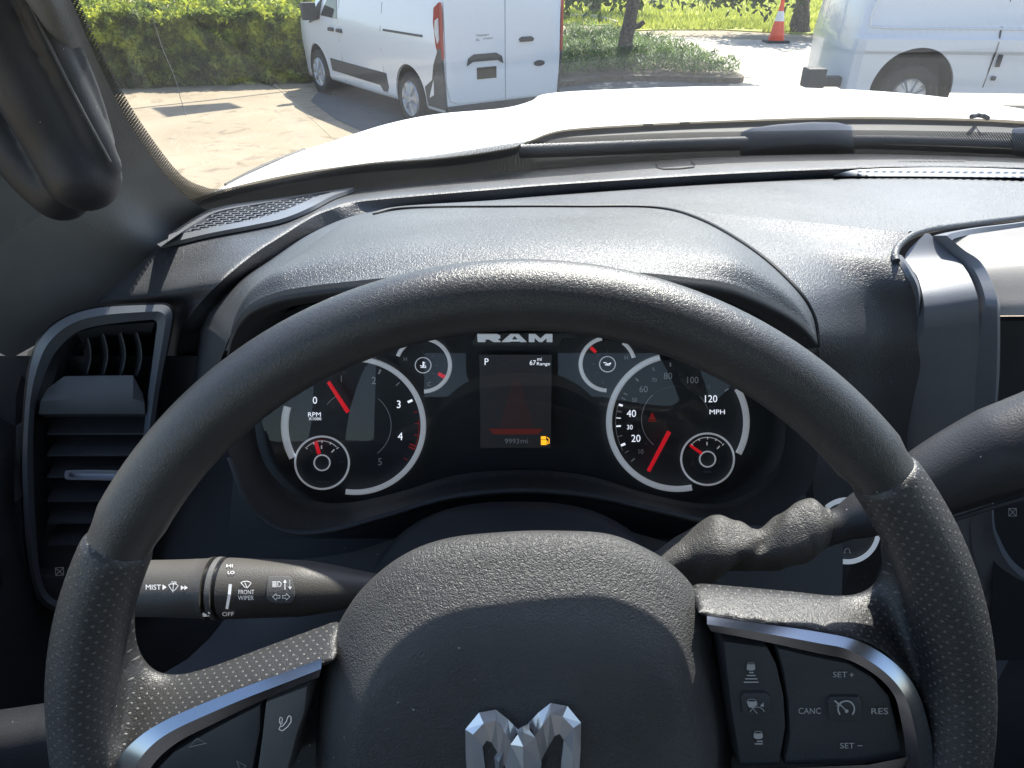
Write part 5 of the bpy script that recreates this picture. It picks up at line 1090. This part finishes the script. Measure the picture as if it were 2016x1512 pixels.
# ---- A pillar trim, grab handle
E1 = [W(108, -60, .004), W(142, 5, .004), W(178, 90, .004), W(216, 170, .004), W(256, 245, .004), W(305, 318, .004), W(352, 374, .003), W(394, 406, .003), W(424, 421, .004)]
def X(px, py, x): d = ray(px, py); return CAM+d*(x/d.x)
E2 = [X(-60, -60, -.345), X(-10, 0, -.342), X(40, 100, -.338), X(85, 190, -.334), X(130, 280, -.330), X(185, 370, -.326), X(240, 440, -.322), X(290, 480, -.320), X(314, 496, -.319)]
E3 = [X(-420, -60, -.42), X(-360, 10, -.415), X(-300, 120, -.41), X(-230, 220, -.405), X(-160, 330, -.40), X(-60, 430, -.39), X(40, 510, -.38), X(120, 570, -.372), X(186, 612, -.366)]
E0 = [p+Vector((0, .03, -.02)) for p in E1]
E12 = [W((a[0]+b_[0])/2, (a[1]+b_[1])/2, .009) for a, b_ in zip([(108, -60), (142, 5), (178, 90), (216, 170), (256, 245), (305, 318), (352, 374), (394, 406), (424, 421)], [(-60, -60), (-10, 0), (40, 100), (85, 190), (130, 280), (185, 370), (240, 440), (290, 480), (314, 496)])]
mb = MB(); mb.surf([E1, E12, E2, mids(E2, E3, .5, .003), E3, [p+Vector((-.05, -.05, -.02)) for p in E3]], 60, 40); build('pillar_trim', mb, M['pillar'], tr, sharp=50)
def ball(mb, c, r, n=16): return mb.loft([[c+Vector((r*math.sin(math.pi*i/n)*math.cos(2*math.pi*k/24), r*math.sin(math.pi*i/n)*math.sin(2*math.pi*k/24), r*math.cos(math.pi*i/n))) for k in range(24)] for i in range(n+1)], True)
mb = MB(); hp_ = cat([T(162, 344, .452), T(126, 278, .444), T(78, 196, .430), T(26, 100, .415), T(-25, 0, .398), T(-70, -90, .383), T(-160, -240, .365)], 40)
mb.tube(hp_, .0225, 36); ball(mb, hp_[0], .0228)
mb.tube(cat([T(205, 318, .446), T(186, 268, .438), T(146, 184, .425), T(104, 96, .41), T(64, 6, .395), T(25, -80, .38)], 30), .0092, 20); ball(mb, T(204, 322, .448), .0105)
mb.tube(cat([T(214, 288, .452), T(192, 210, .440), T(160, 126, .425), T(124, 40, .408), T(90, -50, .39)], 30), .0048, 16)
mb.tube(cat([T(118, 378, .468), T(70, 332, .462), T(14, 255, .452), T(-40, 155, .44), T(-90, 45, .43)], 30), .0190, 24); ball(mb, T(118, 378, .468), .0188)
gh = remesh(build('grab_handle', mb, M['handle'], tr), .0022, 8)
mb = MB(); mb.tube(cat([T(217, 318, .4385), T(190, 268, .4285), T(160, 212, .419), T(128, 150, .409), T(96, 85, .399), T(62, 15, .388), T(25, -60, .376)], 40), .0008, 8); build('handle_seam', mb, M['grey'], gh)
# ---- door, cab shell
mb = MB(); DX = -.50
mb.loft([[Vector((DX, y_, CAMH+z_)) for y_ in (-1.1, -.6, 0, .4, .80)] for z_ in (-.26, -.30)]+[[Vector((DX+.07, y_, CAMH+z_)) for y_ in (-1.1, -.6, 0, .36, .70)] for z_ in (-.36, -.45, -.62, -1.1)]); build('door_panel', mb, M['plastic'], tr, sharp=60)
mb = MB(); mb.tube(cat([Vector((-.44, .42, CAMH-.45)), Vector((-.43, .45, CAMH-.30)), Vector((-.425, .40, CAMH-.15)), Vector((-.42, .28, CAMH+.0)), Vector((-.41, .1, CAMH+.2))], 30), .014, 12); build('door_weatherstrip', mb, M['plastic2'], tr)
HZ = CAMH+.335; HY = .06
mb = MB(); mb.box((XC, -.95, HZ+.03), (1.86, 2.1, .05)); build('roof', mb, M['headliner'], tr, bev=.015)
mb = MB(); mb.box((XC, .10, HZ), (1.80, .10, .05)); build('header_trim', mb, M['headliner'], tr, bev=.012)
mb = MB(); mb.box((XC, -1.98, CAMH-.75), (1.8, .06, 1.1)); mb.box((XC, -1.98, HZ-.02), (1.8, .06, .10))
for x in (-.42, 1.26): mb.box((x, -1.98, CAMH+.05), (.12, .06, .5))
build('rear_wall', mb, M['headliner'], tr, bev=.01)
mb = MB(); mb.box((XC, -.65, CAMH-1.27), (1.8, 2.9, .05)); build('cab_floor', mb, M['seatc'], tr)
for sx in (-.505, 1.345):
    mb = MB(); mb.box((sx, -.70, CAMH-.78), (.05, 2.5, .96)); mb.box((sx, -.95, CAMH+.31), (.05, 2.1, .07)); mb.box((sx, -1.05, CAMH+.03), (.05, .12, .6)); mb.box((sx, -1.9, CAMH+.03), (.05, .12, .6)); build('door', mb, M['plastic'] if sx < 0 else M['plastic'], tr, bev=.008)
mb = MB(); mb.box((1.24, .3, CAMH-.02), (.03, .1, .02)); 
pp = cat([base_at(1.20)+WSN*.01, base_at(1.20)+WSD*.45+WSN*.01, base_at(1.20)+WSD*.9+WSN*.01], 20); mb = MB(); mb.tube(pp, .045, 16); build('pillar_trim', mb, M['pillar'], tr)
def seat(x):
    mb = MB(); mb.surf([[Vector((x+a, -.45+b_*.1, CAMH-.72+c)) for a, c in ((-.27, -.1), (-.25, .05), (0, .02), (.25, .05), (.27, -.1))] for b_ in (-4, -2, 0, 2, 3)], 16, 16)
    mb.surf([[Vector((x+a, -.95-h_*.22+c, CAMH-.65+h_)) for a, c in ((-.27, -.1), (-.25, .03), (0, 0), (.25, .03), (.27, -.1))] for h_ in (0, .2, .45, .6)], 16, 16)
    s = build('seat', mb, M['seatc'], tr, sharp=60); mb = MB(); mb.box((x, -1.1, CAMH+.08), (.26, .10, .18)); build('headrest', mb, M['seatc'], s, bev=.04)
seat(.0); seat(.84)
# passenger side of the dash, running on to the right-hand door
mb = MB(); secs_ = []
for i in range(24):
    x = .44+.89*i/23; b_ = base_at(x); yb = b_.y-.0; lo = .006 if x < .9 else .002
    prof = [(yb, b_.z-CAMH-lo), (yb-.09, -.203), (.54, -.186), (.47, -.190), (.442, -.215), (.438, -.30), (.47, -.42), (.52, -.60), (.54, -1.2)]
    secs_.append(cat([Vector((x, y_, CAMH+z_)) for y_, z_ in prof], 50))
mb.loft(secs_); build('passenger_dash', mb, M['dash'], tr, sharp=60)
mb = MB(); mb.prism([Vector((x, .424, CAMH+z_)) for x, z_ in ((.402, -.20), (.452, -.20), (.452, -.60), (.402, -.60))], (0, .02, 0)); build('stack_side_trim', mb, M['satin'], tr, bev=.003)
mb = MB(); mb.prism([Vector((x, .43, CAMH+z_)) for x, z_ in ((.06, -.40), (.452, -.40), (.452, -1.2), (.06, -1.2))], (0, .03, 0)); build('lower_stack_panel', mb, M['plastic'], tr, bev=.004)
